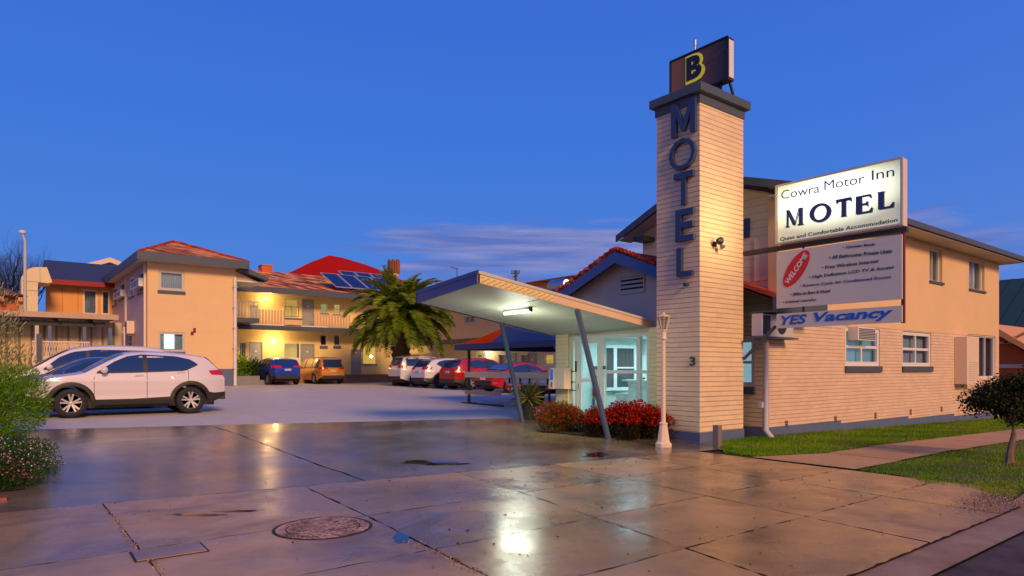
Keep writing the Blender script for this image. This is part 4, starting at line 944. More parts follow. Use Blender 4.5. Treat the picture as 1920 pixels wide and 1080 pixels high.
m.poly((x0, y0, e), (x1, y0, e), (xm, ay_, apz + .1)); m.poly((x0, y0, e), (xm, ay_, apz + .1), (xm, y1 - 4, apz + .1), (x0, y1, e)); m.poly((x1, y0, e), (x1, y1, e), (xm, y1 - 4, apz + .1), (xm, ay_, apz + .1)); m.poly((x0, y1, e), (x1, y1, e), (xm, y1 - 4, apz + .1))
rf = m.build('roof', M_tile, lb_)
m = MB().tube([(x0, y0, e), (xm, ay_, apz + .12)], .09, 6).tube([(x1, y0, e), (xm, ay_, apz + .12)], .09, 6).tube([(xm, ay_, apz + .12), (xm, y1 - 4, apz + .12)], .09, 6); m.build('ridge_cap', M_tileR, rf)
MB().box(x0 - .06, y0 - .06, RZ - .04, x1 + .06, y0 + .02, e + .03).box(x0 - .06, y0 + .021, RZ - .04, x0 + .02, y1, e + .03).box(x1 - .02, y0 + .021, RZ - .04, x1 + .06, y1, e + .03).build('fascia', M_grey, rf)
MB().box(x0 + .03, y0 + .03, RZ + .001, x1 - .03, y1, RZ + .03).build('soffit', M_soffit, rf)
xp, Dp = onY(441, LY0 - .15)
t = thing('white_downpipe', 'tall white downpipe at the right corner of the peach motel block', 'pipe', (xp, LY0 - .12, GL)); MB().tube([(xp, LY0 - .14, GL), (xp, LY0 - .14, lz(521, 441))], .09, 10).build('pipe', M_white, t, smooth=True)
m = MB()
for k in range(5): z_ = lz(540 + k * 38, 441); m.box(xp - .12, LY0 - .24, z_, xp + .12, LY0 - .03, z_ + .05)
m.build('clamps', M_pipe, t)
for zq, yq in ((lz(641, 235), 0),):
    pass
for pa, pb, yt_, yb_, lab in ((222, 236, 547, 559, 'boxy window air conditioner on the shaded side wall, left one'), (255, 271, 526, 541, 'boxy window air conditioner on the shaded side wall, right one')):
    a, Da = lx(pb); b_, Db = lx(pa); D = (Da + Db) / 2
    t = thing('window_air_conditioner', lab, 'air conditioner', (LX0, a, zz(yb_, D)), group='air conditioners on the left block')
    c_ = MB().box(LX0 - .28, a, zz(yb_, D), LX0 + .05, b_, zz(yt_, D)).build('case', M_white, t); m = MB()
    for k in range(5): m.box(LX0 - .29, lerp(a, b_, .1 + k * .17), zz(yb_, D) + .06, LX0 - .281, lerp(a, b_, .2 + k * .17), zz(yt_, D) - .06)
    m.build('grille', M_grey, c_)
a, D = lx(250); t = thing('condenser_unit', 'cream condenser on the shaded side wall above the yard fence', 'air conditioner', (LX0, a, 2.6))
b = MB().box(LX0 - .4, a - .5, zz(626, D), LX0 - .02, a + 1.2, zz(603, D)).build('case', M_creamp, t); MB().lathe([(.02, -.41), (.3, -.41), (.31, -.40)], (LX0, a, zz(614, D)), 14, axis='X').build('fan_guard', M_grey, b)
sy = onY(362, LY0)[0]; t = thing('wall_ornament', 'small dark metal ornament on the peach wall right of the lit window', 'ornament', (sy, LY0, lz(624, 362)))
m = MB(); z_ = lz(624, 362); m.box(sy - .12, LY0 - .05, z_ - .12, sy + .02, LY0 - .005, z_ + .06).box(sy, LY0 - .05, z_ + .02, sy + .13, LY0 - .006, z_ + .26).bar((sy - .08, LY0 - .03, z_ - .1), (sy + .1, LY0 - .03, z_ + .24), .05, .03, (0, 1, 0)); m.build('plate', M_dred, t)
# sloping verandah roof on the right side of the block and the link balcony under it
vx = onY(503, LY0 - .3)[0]; vz1 = lz(527, 503); vz0 = lz(497, 455)
MB().ext([(LX1 + .03, LY0 - .4, vz0), (vx, LY0 - .4, vz1 + .12), (vx, LY0 - .4, vz1 - .05), (LX1 + .03, LY0 - .4, vz0 - .35)], (0, 3.2, 0)).build('verandah_roof', M_grey, lb_)
MB().box(LX1 + .01, LY0 + .1, vz1 - .14, vx - .05, LY0 + 2.7, vz1 - .06).build('verandah_soffit', M_white, lb_)
MB().ext([(LX1 + .02, LY0 + .12, vz1 - .05), (vx - .5, LY0 + .12, vz1 - .05), (LX1 + .02, LY0 + .12, vz0 - .37)], (0, .1, 0)).build('verandah_gable', M_wall, lb_)
lbx = onY(486, 41.5)[0]; MB().box(LX1 + .01, 41.5, 4.22, lbx, 43.55, 4.48).build('link_balcony', M_grey, lb_)
m = MB(); k = LX1 + .1
while k < lbx: m.box(k - .02, 41.52, 4.5, k + .02, 41.55, 5.45); k += .17
m.bar((LX1 + .05, 41.535, 5.47), (lbx, 41.535, 5.47), .05, .05); m.build('link_railing', M_pipe, lb_)
# ------------------------------------------------------------------ back motel block with balcony
BY = 45.0
bb = thing('rear_motel_block', 'long two storey yellow motel block with balcony across the back of the car park', 'building', (12, BY, .45))
def bx(px, Y=BY): return onY(px, Y)[0]
def bz(py, px, Y=BY): return zz(py, onY(px, Y)[1])
BX0, BX1 = 11.3, 31
FL, SL, GT = 1.02, 4.15, 6.5
BAL = BY - 1.3     # balcony edge
def hole(pa, pb, yb_, yt_): px = (pa + pb) / 2; return (bx(pa), bx(pb), bz(yb_, px), bz(yt_, px))
up_h = [hole(534, 558, 596, 561), hole(600.5, 614.5, 587, 569), hole(625.5, 639, 589, 570)]
lo_h = [hole(449, 462, 680, 642), hole(532, 563, 672, 643), hole(600.5, 613, 648, 628), hole(626, 638, 648, 628), hole(680, 706, 683, 648)]
m = MB(); wall(m, 'Y', BY, .3, BX0, BX1, FL - .6, SL - .1, [lo_h[0], lo_h[1], lo_h[2], lo_h[3], lo_h[4]]); m.build('lower_wall', M_yel, bb)
m = MB(); wall(m, 'Y', BY, .3, BX0, BX1, SL + .02, GT + .2, up_h); m.build('upper_wall', M_yel, bb)
window(bb, 'Y', BY, *up_h[0], 2, 1, inner=M_curtw, sill=M_dark, sillh=.12); window(bb, 'Y', BY, *up_h[1], 1, 1, inner=M_curtg, sill=M_plinth); window(bb, 'Y', BY, *up_h[2], 1, 2, inner=M_curtw, sill=M_plinth)
M_brownc = curtain('brown_curtain', (.20, .08, .03))
window(bb, 'Y', BY, *lo_h[0], 3, 1, inner=M_curtd); window(bb, 'Y', BY, *lo_h[2], 1, 1, inner=M_brownc, sill=M_plinth, sillh=.22); window(bb, 'Y', BY, *lo_h[3], 1, 1, inner=M_brownc, sill=M_plinth, sillh=.22)
window(bb, 'Y', BY, *lo_h[1], 1, 1, inner=pmat('amber_lit_room', (.6, .45, .2), .8, emit=(1, .55, .14), es=.75), depth=1.0); window(bb, 'Y', BY, *lo_h[4], 1, 2, inner=pmat('orange_lit_blind', (.7, .4, .1), .8, emit=(1, .50, .06), es=.95), sill=M_plinth)
for pa, pb, yt_, z_0, kn in ((467, 492, 641, FL, 1), (563, 589, 645, FL, -1), (658, 676, 655, FL, 1), (566, 588, 562, SL + .02, 1), (470, 484, 573, SL + .02, 1)):
    px = (pa + pb) / 2; MB_ = door(bb, 'Y', BY - .09, bx(pa), bx(pb), z_0, bz(yt_, px), knob=kn)
# balcony slab, edge, soffit
MB().box(BX0 - .2, BAL, SL - .12, BX1, BY - .002, SL).build('balcony_slab', M_soffit, bb); MB().box(BX0 - .2, BAL - .07, SL - .24, BX1, BAL - .002, SL + .06).build('slab_edge', M_grey, bb)
MB().box(BX0 - .2, BAL - .03, SL + .061, bx(600), BAL + .02, SL + .14).build('kerb_trim', M_white, bb)
MB().box(BX0, BY - 2.6, .2, BX1, BY - .003, FL - .02).build('terrace', paint('terrace_concrete', (.22, .14, .09), rough=.7, var=.15), bb)
MB().box(bx(640, BY - 2.6), BY - 3.0, .2, bx(740), BY - 2.602, .76).build('terrace_step', paint('terrace_concrete', (0, 0, 0)), bb)
M_slat = paint('pink_slat_paint', (.62, .38, .24), rough=.5)
def railing(mb, xa, xb, y, z0, z1, step, w=.05):
    n = int((xb - xa) / step)
    for k in range(n + 1): x = lerp(xa, xb, k / n); mb.box(x - w, y - .012, z0, x + w, y + .012, z1)
m = MB(); railing(m, bx(487, BAL), bx(533, BAL), BAL, SL + .15, SL + 1.08, .19, .06); m.build('balustrade', M_slat, bb)
m = MB(); railing(m, bx(590, BAL), bx(655, BAL), BAL, SL + .07, SL + 1.0, .20, .06); m.build('balustrade', M_slat, bb)
m = MB(); railing(m, bx(534, BAL), bx(560, BAL), BAL, SL + .7, SL + 1.35, .32, .014); m.bar((bx(534, BAL), BAL, SL + 1.35), (bx(560, BAL), BAL, SL + 1.35), .03, .03).bar((bx(534, BAL), BAL, SL + .7), (bx(560, BAL), BAL, SL + .7), .03, .03); m.build('wire_railing', M_dark, bb)
MB().box(bx(533, BAL), BAL - .03, SL + .08, bx(565, BAL), BAL + .03, SL + .5).build('balcony_panel', M_wall, bb); MB().box(bx(533, BAL), BAL - .06, SL + .501, bx(567, BAL), BAL + .05, SL + .60).build('panel_cap', M_plinth, bb)
for px in (462, 586):
    MB().box(bx(px, BAL) - .05, BAL - .02, FL, bx(px, BAL) + .05, BAL + .06, SL - .25) if 0 else None
# roof
EY = BY - 1.6
m = MB(); rx0 = bx(478, EY); rz0, rz1 = GT + .12, 8.5; RY = BY + 4.2
m.poly((rx0 - .4, EY, rz0), (BX1 + .5, EY, rz0), (BX1 - 2, RY, rz1), (rx0 - .4, RY, rz1)); m.poly((rx0 - .4, RY, rz1), (BX1 - 2, RY, rz1), (BX1 + .5, RY + 5, rz0), (rx0 - 1.4, RY + 5, rz0)); m.poly((BX1 + .5, EY, rz0), (BX1 + .5, RY + 5, rz0), (BX1 - 2, RY, rz1))
rf = m.build('roof', M_tile, bb)
MB().box(BX0 - .3, EY - .06, GT - .22, BX1 + .5, EY + .02, GT + .16).build('fascia', M_grey, rf); MB().box(BX0 - .3, EY + .03, GT - .10, BX1 + .5, BY - .003, GT - .07).build('soffit', M_soffit, rf)
def chim(name, lab, pa, pb, yt_, yb_, Y, m, pots=0):
    xa, D = onY(pa, Y); xb, _ = onY(pb, Y); z0, z1 = zz(yb_, D), zz(yt_, D)
    t = thing(name, lab, 'chimney', ((xa + xb) / 2, Y, z0)); return t, xa, xb, z0, z1
t, xa, xb, z0, z1 = chim('brick_chimney', 'short square orange brick chimney on the tiled roof at the left', 487, 507, 497, 520, RY, 0)
M_chb = brick('orange_chimney_brick', (.55, .12, .03), .1, dark=.5)
MB().box(xa, RY - .5, z0, xb, RY + .3, z1 - .08).build('stack', M_chb, t); MB().box(xa - .04, RY - .54, z1 - .079, xb + .04, RY + .34, z1).build('cap', M_rust, t)
t, xa, xb, z0, z1 = chim('round_chimney', 'peach round chimney with brown ribbed top behind the palm', 730, 747, 489, 545, BY + 3.5, 0)
xm = (xa + xb) / 2; w = (xb - xa) / 2; MB().lathe([(w * .9, 0), (w * .9, (z1 - z0) * .62)], (xm, BY + 3.5, z0), 14).build('stack', M_wall, t)
m = MB()
for k in range(14): a = 2 * math.pi * k / 14; m.tube([(xm + w * math.cos(a), BY + 3.5 + w * math.sin(a), z0 + (z1 - z0) * .6), (xm + w * 1.0 * math.cos(a), BY + 3.5 + w * math.sin(a), z1 + .12 * (k % 2))], .10, 5)
m.build('ribbed_top', paint('rust_brown', (.22, .08, .04)), t)
# solar panels on the roof
def rpt(px, py):  # point of the front roof plane seen at this sight line
    k = (rz1 - rz0) / (RY - EY); a, b_ = ray(px); s = (690 - py) / FPX
    D = (rz0 - k * EY - CZ) / (s - k * b_); return Vector((a * D, b_ * D, CZ + s * D))
m_pv = pmat('solar_cells', (.012, .025, .10), .12, spec=.8); M_alu = pmat('aluminium', (.6, .58, .55), .4, .6)
rows_ = [((612, 536), (706, 541), (721, 559), (628, 554)), ((648, 526), (702, 530), (712, 541), (664, 538))]
k = (rz1 - rz0) / (RY - EY); nrm = Vector((0, -k, 1)).normalized()
g0 = rpt(618, 551); step = 1.12
def pv(px0, zfrac0, i, labs):
    pass
idx = 0
for rowi, (px0, y0_, cnt) in enumerate(((632, EY + .45, 4), (664, EY + 2.05, 3))):
    xs0 = onY(px0, y0_)[0]
    for i in range(cnt):
        xx = xs0 + i * 1.27 - .1; o3 = Vector((xx, y0_, rz0 + k * (y0_ - EY))) + nrm * .28
        ux = Vector((1.22, 0, 0)); uy = Vector((-.55, 1.5, 1.5 * k + .62))
        t = thing('solar_panel', ['leftmost', 'second', 'third', 'rightmost'][i] + (' solar panel in the lower row on the tiled roof' if rowi == 0 else ' solar panel in the upper row on the tiled roof') if not (rowi == 1 and i == 2) else 'third solar panel in the upper row, beside the palm fronds', 'solar panel', o3, group='solar panels on the rear roof')
        MB().ext([o3, o3 + ux, o3 + ux + uy, o3 + uy], nrm * .04).build('frame', M_alu, t)
        e = .05; MB().ext([o3 + ux * e + uy * e * .7 + nrm * .041, o3 + ux * (1 - e) + uy * e * .7 + nrm * .041, o3 + ux * (1 - e) + uy * (1 - e * .7) + nrm * .041, o3 + ux * e + uy * (1 - e * .7) + nrm * .041], nrm * .004).build('cells', m_pv, t)
        m = MB().bar(o3 + uy + ux * .1, o3 + uy + ux * .1 - nrm * .6, .04, .04).bar(o3 + uy + ux * .9, o3 + uy + ux * .9 - nrm * .6, .04, .04); m.build('stand', M_alu, t)
wall_light('wall_lamp', 'glowing wall lamp on the lower yellow wall between the grey doors', bx(512), BY - .12, bz(640, 512), (0, -1), 55, glob=.09, group='wall lamps on the rear block')
wall_light('wall_lamp', 'glowing wall lamp on the upper balcony wall under the eave', bx(498), BY - .12, bz(560, 498), (0, -1), 36, glob=.08, group='wall lamps on the rear block')
# big red hall roof behind
HY = 70; t = thing('red_roof_hall', 'large hall behind the motel with a plain deep red metal roof', 'building', (34, HY, .4))
prof = [(515, 521), (545, 508), (575, 494), (600, 485), (617, 478.5), (640, 483), (680, 497), (712, 512), (735, 527), (760, 545)]
pts = [(onY(a, HY)[0], HY, zz(b_, onY(a, HY)[1])) for a, b_ in prof]; base = [(pts[-1][0], HY, 6), (pts[0][0], HY, 6)]
m = MB(); apx = pts[4]
front = [(p[0], HY - (apx[2] - p[2]) * .9, p[2]) for p in pts]
n = len(front)
for i in range(n - 1):
    m.poly(front[i], front[i + 1], (front[i + 1][0], HY - 14, 7.5), (front[i][0], HY - 14, 7.5)); m.poly(front[i], front[i + 1], (front[i + 1][0], HY + 16, 7.5), (front[i][0], HY + 16, 7.5))
m.build('roof', M_redmetal, t); MB().box(pts[0][0] + .4, HY - 13.6, .3, pts[-1][0] - .4, HY + 15, 7.6).build('wall', M_yel, t)
# right return wing facing the car park
RXW = 27.0
rw_ = thing('east_motel_wing', 'pale motel wing with doors behind the parked red and white cars', 'building', (RXW, 36, .4))
def ry(px): return onX(px, RXW)[0]
hs = []
for pa, pb, yt_, yb_ in ((893, 905, 664, 690), (935, 950, 664, 690), (976, 990, 664, 690), (1020, 1038, 664, 683)):
    a, b_ = ry(pb), ry(pa); D = onX((pa + pb) / 2, RXW)[1]; hs.append((a, b_, zz(yb_, D), zz(yt_, D)))
hu = []
for pa, pb in ((871, 890),):
    a, b_ = ry(pb), ry(pa); D = onX((pa + pb) / 2, RXW)[1]; hu.append((a, b_, zz(606, D), zz(593, D)))
m = MB(); wall(m, 'X', RXW, .3, 24, BY - 1.5, .3, 3.35, hs); m.build('lower_wall', paint('pale_yellow_wall', (.62, .56, .42), var=.06), rw_)
m = MB(); wall(m, 'X', RXW, .3, 24, BY - 1.5, 3.352, 6.6, hu); m.build('upper_wall', M_wall, rw_)
for h, c in zip(hs, (M_curt, M_curt, M_brownc, M_curtw)): window(rw_, 'X', RXW, *h, 1, 1, inner=curtain('peach_curtain', (.6, .35, .2)) if c is M_brownc else c, sill=M_white)
window(rw_, 'X', RXW, *hu[0], 2, 1, inner=M_curtd, sill=M_soffit)
for pa, pb in ((905, 917 - 6), (955, 968), (991, 1006)):
    D = onX(pa, RXW)[1]; door(rw_, 'X', RXW - .09, ry(pb), ry(pa), .42, zz(662, D), m=M_door)
MB().box(RXW - 1.8, 24, 3.2, RXW - .002, BY - 1.6, 3.34).build('verandah_slab', M_soffit, rw_); MB().box(RXW - 1.86, 24, 3.1, RXW - 1.802, BY - 1.7, 3.42).build('verandah_edge', M_grey, rw_)
m = MB().poly((RXW - 1.5, 24, 6.6), (RXW - 1.5, BY + 1, 6.6), (RXW + 4, BY, 6.9), (RXW + 4, 24, 6.9)); m.build('roof', M_tile, rw_)
wall_light('wall_lamp', 'warm wall lamp on the pale wing above the red cars', RXW - .12, ry(917), zz(662, onX(917, RXW)[1]), (-1, 0), 30, col=(1, .75, .4), glob=.12)
# canvas shelter beside the office (blue rim, red side)
aw = thing('blue_carport', 'blue canvas carport with a red side panel between the palm and the office', 'carport', (13.3, 19.2, .2))
rim = 2.08
c0 = (*onX(852, 13.0)[:1],)
P1 = (13.0, onX(852, 13.0)[0], rim); P2 = (13.0, 13.6, rim); P3 = (18.5, 13.6, rim); P4 = (18.5, P1[1], rim); pk = (14.2, onX(948, 14.2)[0], zz(611, onX(948, 14.2)[1]))
m_can = paint('blue_canvas', (.045, .055, .11), rough=.6, var=.12); 
vz = .20
m = MB(); 
def up3(p, h): return (p[0], p[1], p[2] + h)
for a_, b2 in ((P1, P2), (P2, P3), (P3, P4), (P4, P1)): m.ext([a_, b2, up3(b2, vz), up3(a_, vz)], (.02, .02, 0))
m.build('valance', m_can, aw)
V = [up3(p, vz) for p in (P1, P2, P3, P4)]
def sag(mb, a, b_, c_, n=6):
    a, b_, c_ = Vector(a), Vector(b_), Vector(c_); rowsv = []
    for i in range(n + 1):
        s = i / n; l_ = a.lerp(c_, s); r_ = b_.lerp(c_, s); rowsv.append([l_.lerp(r_, j / n) + Vector((0, 0, -.35 * s * (1 - s))) for j in range(n + 1)])
    for i in range(n):
        for j in range(n): mb.poly(rowsv[i][j], rowsv[i][j + 1], rowsv[i + 1][j + 1], rowsv[i + 1][j])
m = MB(); sag(m, V[1], V[2], pk); sag(m, V[2], V[3], pk); m.build('canvas_top', m_can, aw, smooth=True)
m = MB(); a = Vector(V[0]).lerp(Vector(V[1]), .0); b2 = Vector(V[0]).lerp(Vector(V[1]), .34); sag(m, b2, V[1], pk); m.build('canvas_front', m_can, aw, smooth=True)
m_redc = paint('red_canvas', (.62, .045, .0), rough=.9, var=.1, spec=.02)
m = MB(); sag(m, V[0], b2, pk); sag(m, V[3], V[0], pk); m.build('red_canvas_panel', m_redc, aw, smooth=True)
px_, py_ = 13.2, 19.2
MB().tube([(px_, py_, gz(px_, py_)), (px_, py_, rim + .1)], .055, 8).build('post', M_dark, aw); MB().box(px_ - .2, py_ - .2, gz(px_, py_) - .01, px_ + .2, py_ + .2, gz(px_, py_) + .015).build('base_plate', M_dark, aw)
MB().tube([(13.1, 14.6, rim - .02), (13.1, 12.9, rim - .02)], .06, 8).build('arm', M_plinth, aw)
t = thing('timber_rail', 'raw timber rail across the tray ute from the dark carport post', 'rail', (13.05, 17, .2))
MB().box(12.98, 14.7, 1.13, 13.02, 19.14, 1.32).build('top_rail', paint('pale_rail_timber', (.72, .52, .28), var=.15, scale=5), t); MB().box(12.98, 17.1, .55, 13.02, 19.14, .68).build('lower_rail', M_timber, t)
MB().box(12.96, 17.0, gz(13, 17) - .01, 13.04, 19.14, gz(13, 18) + .04).build('ground_rail', M_dark, t)
MB().box(12.99, 14.72, gz(13, 15), 13.03, 14.8, 1.13).build('upright', M_dark, t)

# ------------------------------------------------------------------ yard buildings on the far left
CY = 30.0
cp = thing('flat_carport', 'long low flat roofed shed with pale corrugated metal back along the left yard', 'shed', (-4, CY, .35))
zc = 3.38; xr = onY(222, CY)[0]
MB().box(-16, CY, zc, xr, CY + 4.4, zc + .06).build('roof', M_dark, cp); MB().box(-16, CY - .05, zc - .06, xr, CY - .002, zc + .14).build('fascia', paint('dusty_timber_fascia', (.48, .34, .22), var=.15, stain=.1), cp)
m = MB()
for k in range(14): x = xr - .8 - k * 1.1; m.box(x - .04, CY + .01, zc - .16, x + .04, CY + 4.3, zc - .003)
m.box(-16, CY + .3, zc - .34, xr - .4, CY + .42, zc - .17); m.build('rafters', M_dark, cp)
for px in (93, 158, 69, 206):
    x = onY(px, CY + .35)[0]; MB().box(x - .06, CY + .3, .2, x + .06, CY + .42, zc - .35).build('post', M_plinth if px != 69 else M_soffit, cp)
def f_corr(g, b, P):
    x, y, z = g.sep(P); s = g.math('FRACT', g.math('MULTIPLY', g.math('ADD', x, y), 2.6)); rib = g.math('GREATER_THAN', s, .78)
    n = g.noise(g.map(P, (5, 5, .3)), 1, 3); c = g.ramp(n, [(.3, (.40, .28, .12)), (.7, (.66, .50, .26))])
    g.link(g.mix(g.math('MULTIPLY', rib, .75), c, (.12, .08, .04)), b.inputs['Base Color']); bump(g, b, rib, .6, .05)
M_corr = pmat('ribbed_metal_cream', (.6, .45, .25), .5, build=f_corr)
MB().box(-16, CY + 1.3, .2, onY(228, CY + 1.3)[0], CY + 1.4, 3.3).build('back_wall', M_corr, cp)
ft_ = thing('yard_fence', 'pale picket and lattice yard fence in front of the ribbed shed wall', 'fence', (-2, CY - .4, .35))
m = MB(); fx0 = onY(60, CY - 1)[0]; fx1 = onY(168, CY - 1)[0]; z0, z1 = .35, zz(641, onY(110, CY - 1)[1])
MB().box(fx0, CY - 1, z0, fx1, CY - .95, z1 - .5).build('panel', M_creamp, ft_)
n = 22
for k in range(n): m.bar((lerp(fx0, fx1, k / n), CY - 1, z1 - .5), (lerp(fx0, fx1, (k + 1) / n), CY - 1, z1), .02, .02, (0, 1, 0)).bar((lerp(fx0, fx1, k / n), CY - .98, z1), (lerp(fx0, fx1, (k + 1) / n), CY - .98, z1 - .5), .02, .02, (0, 1, 0))
m.bar((fx0, CY - 1, z1), (fx1, CY - 1, z1), .05, .05); m.build('lattice', M_creamp, ft_)
m = MB(); fx2 = onY(234, CY + 2)[0]; zt_ = zz(612, onY(200, CY + 2)[1])
k = fx1
while k < fx2: m.box(k - .03, CY + 2, .3, k + .03, CY + 2.03, zt_); k += .22
m.box(fx1, CY + 2.03, zt_ - .25, fx2, CY + 2.07, zt_ - .18); m.build('pickets', M_creamp, ft_)
x_ = onY(73, CY - 1.2)[0]; MB().box(x_ - .07, CY - 1.3, .3, x_ + .07, CY - 1.15, zz(626, onY(73, CY - 1.2)[1])).build('post', M_grey, ft_)
# small yard clutter: meter box, dark hose on the pickets
t = thing('hanging_hose', 'dark coiled hose hanging on the pickets of the yard fence', 'hose', (onY(194, CY + 1.9)[0], CY + 1.9, 1.8)); x_ = onY(194, CY + 1.9)[0]
m = MB()
for j in range(3):
    pts = [(x_ + (.14 + .05 * j) * math.sin(2 * math.pi * q / 18), CY + 1.9 - .03 * j, zz(638, 27.5) + (.48 + .05 * j) * math.cos(2 * math.pi * q / 18)) for q in range(19)]; m.tube(pts, .03, 5)
m.build('coil', M_black, t)
t = thing('meter_box', 'small brown box on the pickets beside the block side wall', 'box', (onY(226, CY + 1.9)[0], CY + 1.9, 1.8)); x_ = onY(226, CY + 1.9)[0]
MB().box(x_ - .25, CY + 1.7, 1.75, x_ + .2, CY + 1.99, 2.3).build('case', M_timber, t)
# grey roofed orange house
HY1 = 52.0
oh = thing('orange_clad_house', 'orange clad upper storey with large windows under a dark grey roof', 'house', (2, HY1, .4))
def hz(py, px, Y=HY1): return zz(py, onY(px, Y)[1])
xa, xb = onY(86, HY1)[0], onY(214, HY1)[0]; ev = hz(537, 150)
wA = (*[onY(p, HY1)[0] for p in (155, 183)], hz(590, 170), hz(543, 170)); wB = (*[onY(p, HY1)[0] for p in (190, 206)], hz(590, 198), hz(545, 198))
m = MB(); wall(m, 'Y', HY1, .3, xa, xb, .3, ev + .15, [wA, wB]); m.build('cladding', M_orange, oh)
m = MB(); xx = xa
while xx < onY(152, HY1)[0]: m.box(xx, HY1 - .04, 4.2, xx + .05, HY1 - .002, ev); xx += .85
m.build('battens', paint('deep_orange_trim', (.6, .22, .05)), oh)
window(oh, 'Y', HY1, *wA, 1, 1, inner=M_curtd, fm=M_creamp, fw=.12); window(oh, 'Y', HY1, *wB, 1, 1, inner=M_room, fm=M_creamp, fw=.1)
e0, e1 = onY(80, HY1 - .5)[0] - .3, onY(222, HY1 - .5)[0] + 1; ezl = hz(528, 100, HY1 - .5)
xr0, xr1 = onY(83, HY1 + 5)[0], onY(230, HY1 + 5)[0] + 2; rz_ = hz(487, 83, HY1 + 5)
m = MB().poly((e0 + .2, HY1 - .8, ev + .2), (e1, HY1 - .8, ev + .2), (xr1, HY1 + 5, rz_), (xr0, HY1 + 5, rz_)).poly((e0 + .2, HY1 - .8, ev + .2), (xr0, HY1 + 5, rz_), (e0 + .2, HY1 + 10, ev)); rf = m.build('roof', paint('charcoal_roof_sheet', (.045, .045, .055), rough=.5, var=.15), oh)
MB().box(e0 + .2, HY1 - .9, ev - .05, e1, HY1 - .802, ev + .26).build('fascia', paint('crimson_trim', (.28, .015, .015)), rf)
# cream curved flue / gable stack in front of it
FY = 49.0; t = thing('cream_curved_tank', 'cream sheet metal stack with a rounded top left of the orange house', 'tank', (onY(68, FY)[0], FY, .4))
prof = [(41, 600), (41, 520), (46, 510), (55, 503), (66, 501), (89, 501), (97, 530), (90, 531), (88, 528), (71, 529), (71, 556), (52, 570), (71, 557), (71, 600)]
prof = [(40, 600), (40, 520), (45, 511), (53, 504), (64, 501), (88, 501), (92, 512), (98, 529), (90, 531), (71, 529), (71, 600)]
pts = [(onY(a, FY)[0], FY, zz(b_, onY(a, FY)[1])) for a, b_ in prof]; MB().ext(pts, (0, 2.4, 0)).build('casing', paint('cream_sheet', (.72, .60, .34), var=.08, stain=.1), t)
m = MB()
DF = onY(60, FY)[1]
for py_ in (528, 545): m.box(onY(41, FY)[0], FY - .03, zz(py_, DF), onY(70.5, FY)[0], FY - .002, zz(py_, DF) + .05)
m.build('seam', M_soffit, t); m = MB()
m.box(onY(74, FY)[0], FY - .03, zz(528, DF), onY(74, FY)[0] + .05, FY - .003, zz(502, DF)); m.build('seam', M_soffit, t)
# brown house far left, pole, cream gable behind
BYh = 42.0; t = thing('tiled_red_house', 'low burnt orange house with brown tiled roof at the far left', 'house', (-3, BYh, .4))
x1_ = onY(40, BYh)[0]; ez = zz(556, onY(30, BYh)[1]); MB().box(-14, BYh, .3, x1_, BYh + 6, ez).build('wall', M_rust, t)
xe = onY(52, BYh - .6)[0]; m = MB().poly((-15, BYh - .7, ez), (xe, BYh - .7, ez), (xe - 4.2, BYh + 3.5, ez + 1.9), (-15, BYh + 3.5, ez + 1.9)).poly((xe, BYh - .7, ez), (xe, BYh + 7, ez), (xe - 4.2, BYh + 3.5, ez + 1.9)); rf = m.build('roof', tile('brown_tiles', [(.13, .05, .03), (.22, .08, .045), (.3, .13, .07)]), t)
m = MB()
for k in range(12): x = xe - .3 - k * .75; m.box(x - .09, BYh - .62, ez - .28, x + .09, BYh - .01, ez - .08)
m.build('rafter_ends', M_orange, t)
xp = onY(37, BYh - .2)[0]; MB().box(xp - .12, BYh - .3, .3, xp + .12, BYh - .06, ez - .1).build('porch_post', M_orange, t)
t = thing('cream_gable_house', 'cream gable end peeping over the dark grey roof', 'house', (4, 66, .4)); Yg = 66
pr = [(152, 487), (205, 484), (234, 497)]; g_ = [(onY(a, Yg)[0], zz(b_, onY(a, Yg)[1])) for a, b_ in ((160, 497), (205, 484), (240, 499))]
MB().ext([(g_[0][0], Yg, .4), (g_[0][0], Yg, g_[0][1] - .3), (g_[1][0], Yg, g_[1][1] - .3), (g_[2][0], Yg, g_[2][1] - .3), (g_[2][0], Yg, .4)], (0, 8, 0)).build('wall', M_soffit, t)
MB().ext([(g_[0][0] - .8, Yg - .5, g_[0][1] - .25), (g_[1][0], Yg - .5, g_[1][1]), (g_[2][0] + .8, Yg - .5, g_[2][1] - .25), (g_[2][0] + .8, Yg - .5, g_[2][1] - .65), (g_[1][0], Yg - .5, g_[1][1] - .4), (g_[0][0] - .8, Yg - .5, g_[0][1] - .65)], (0, 9, 0)).build('roof', M_creamp, t)
t = thing('light_pole', 'tall pale floodlight pole rising over the left yard roof', 'light pole', (onY(47, 40)[0], 40, .4)); x_, D_ = onY(47, 40)
MB().tube([(x_, 40, .4), (x_, 40, zz(452, D_)), (x_ - .1, 40, zz(440, D_))], [.10, .06, .05], 8).build('pole', M_soffit, t); MB().lathe([(.08, -.10), (.15, -.04), (.16, .06), (.08, .10)], (x_ - .1, 40, zz(436, D_)), 10).build('lamp_head', M_white, t)
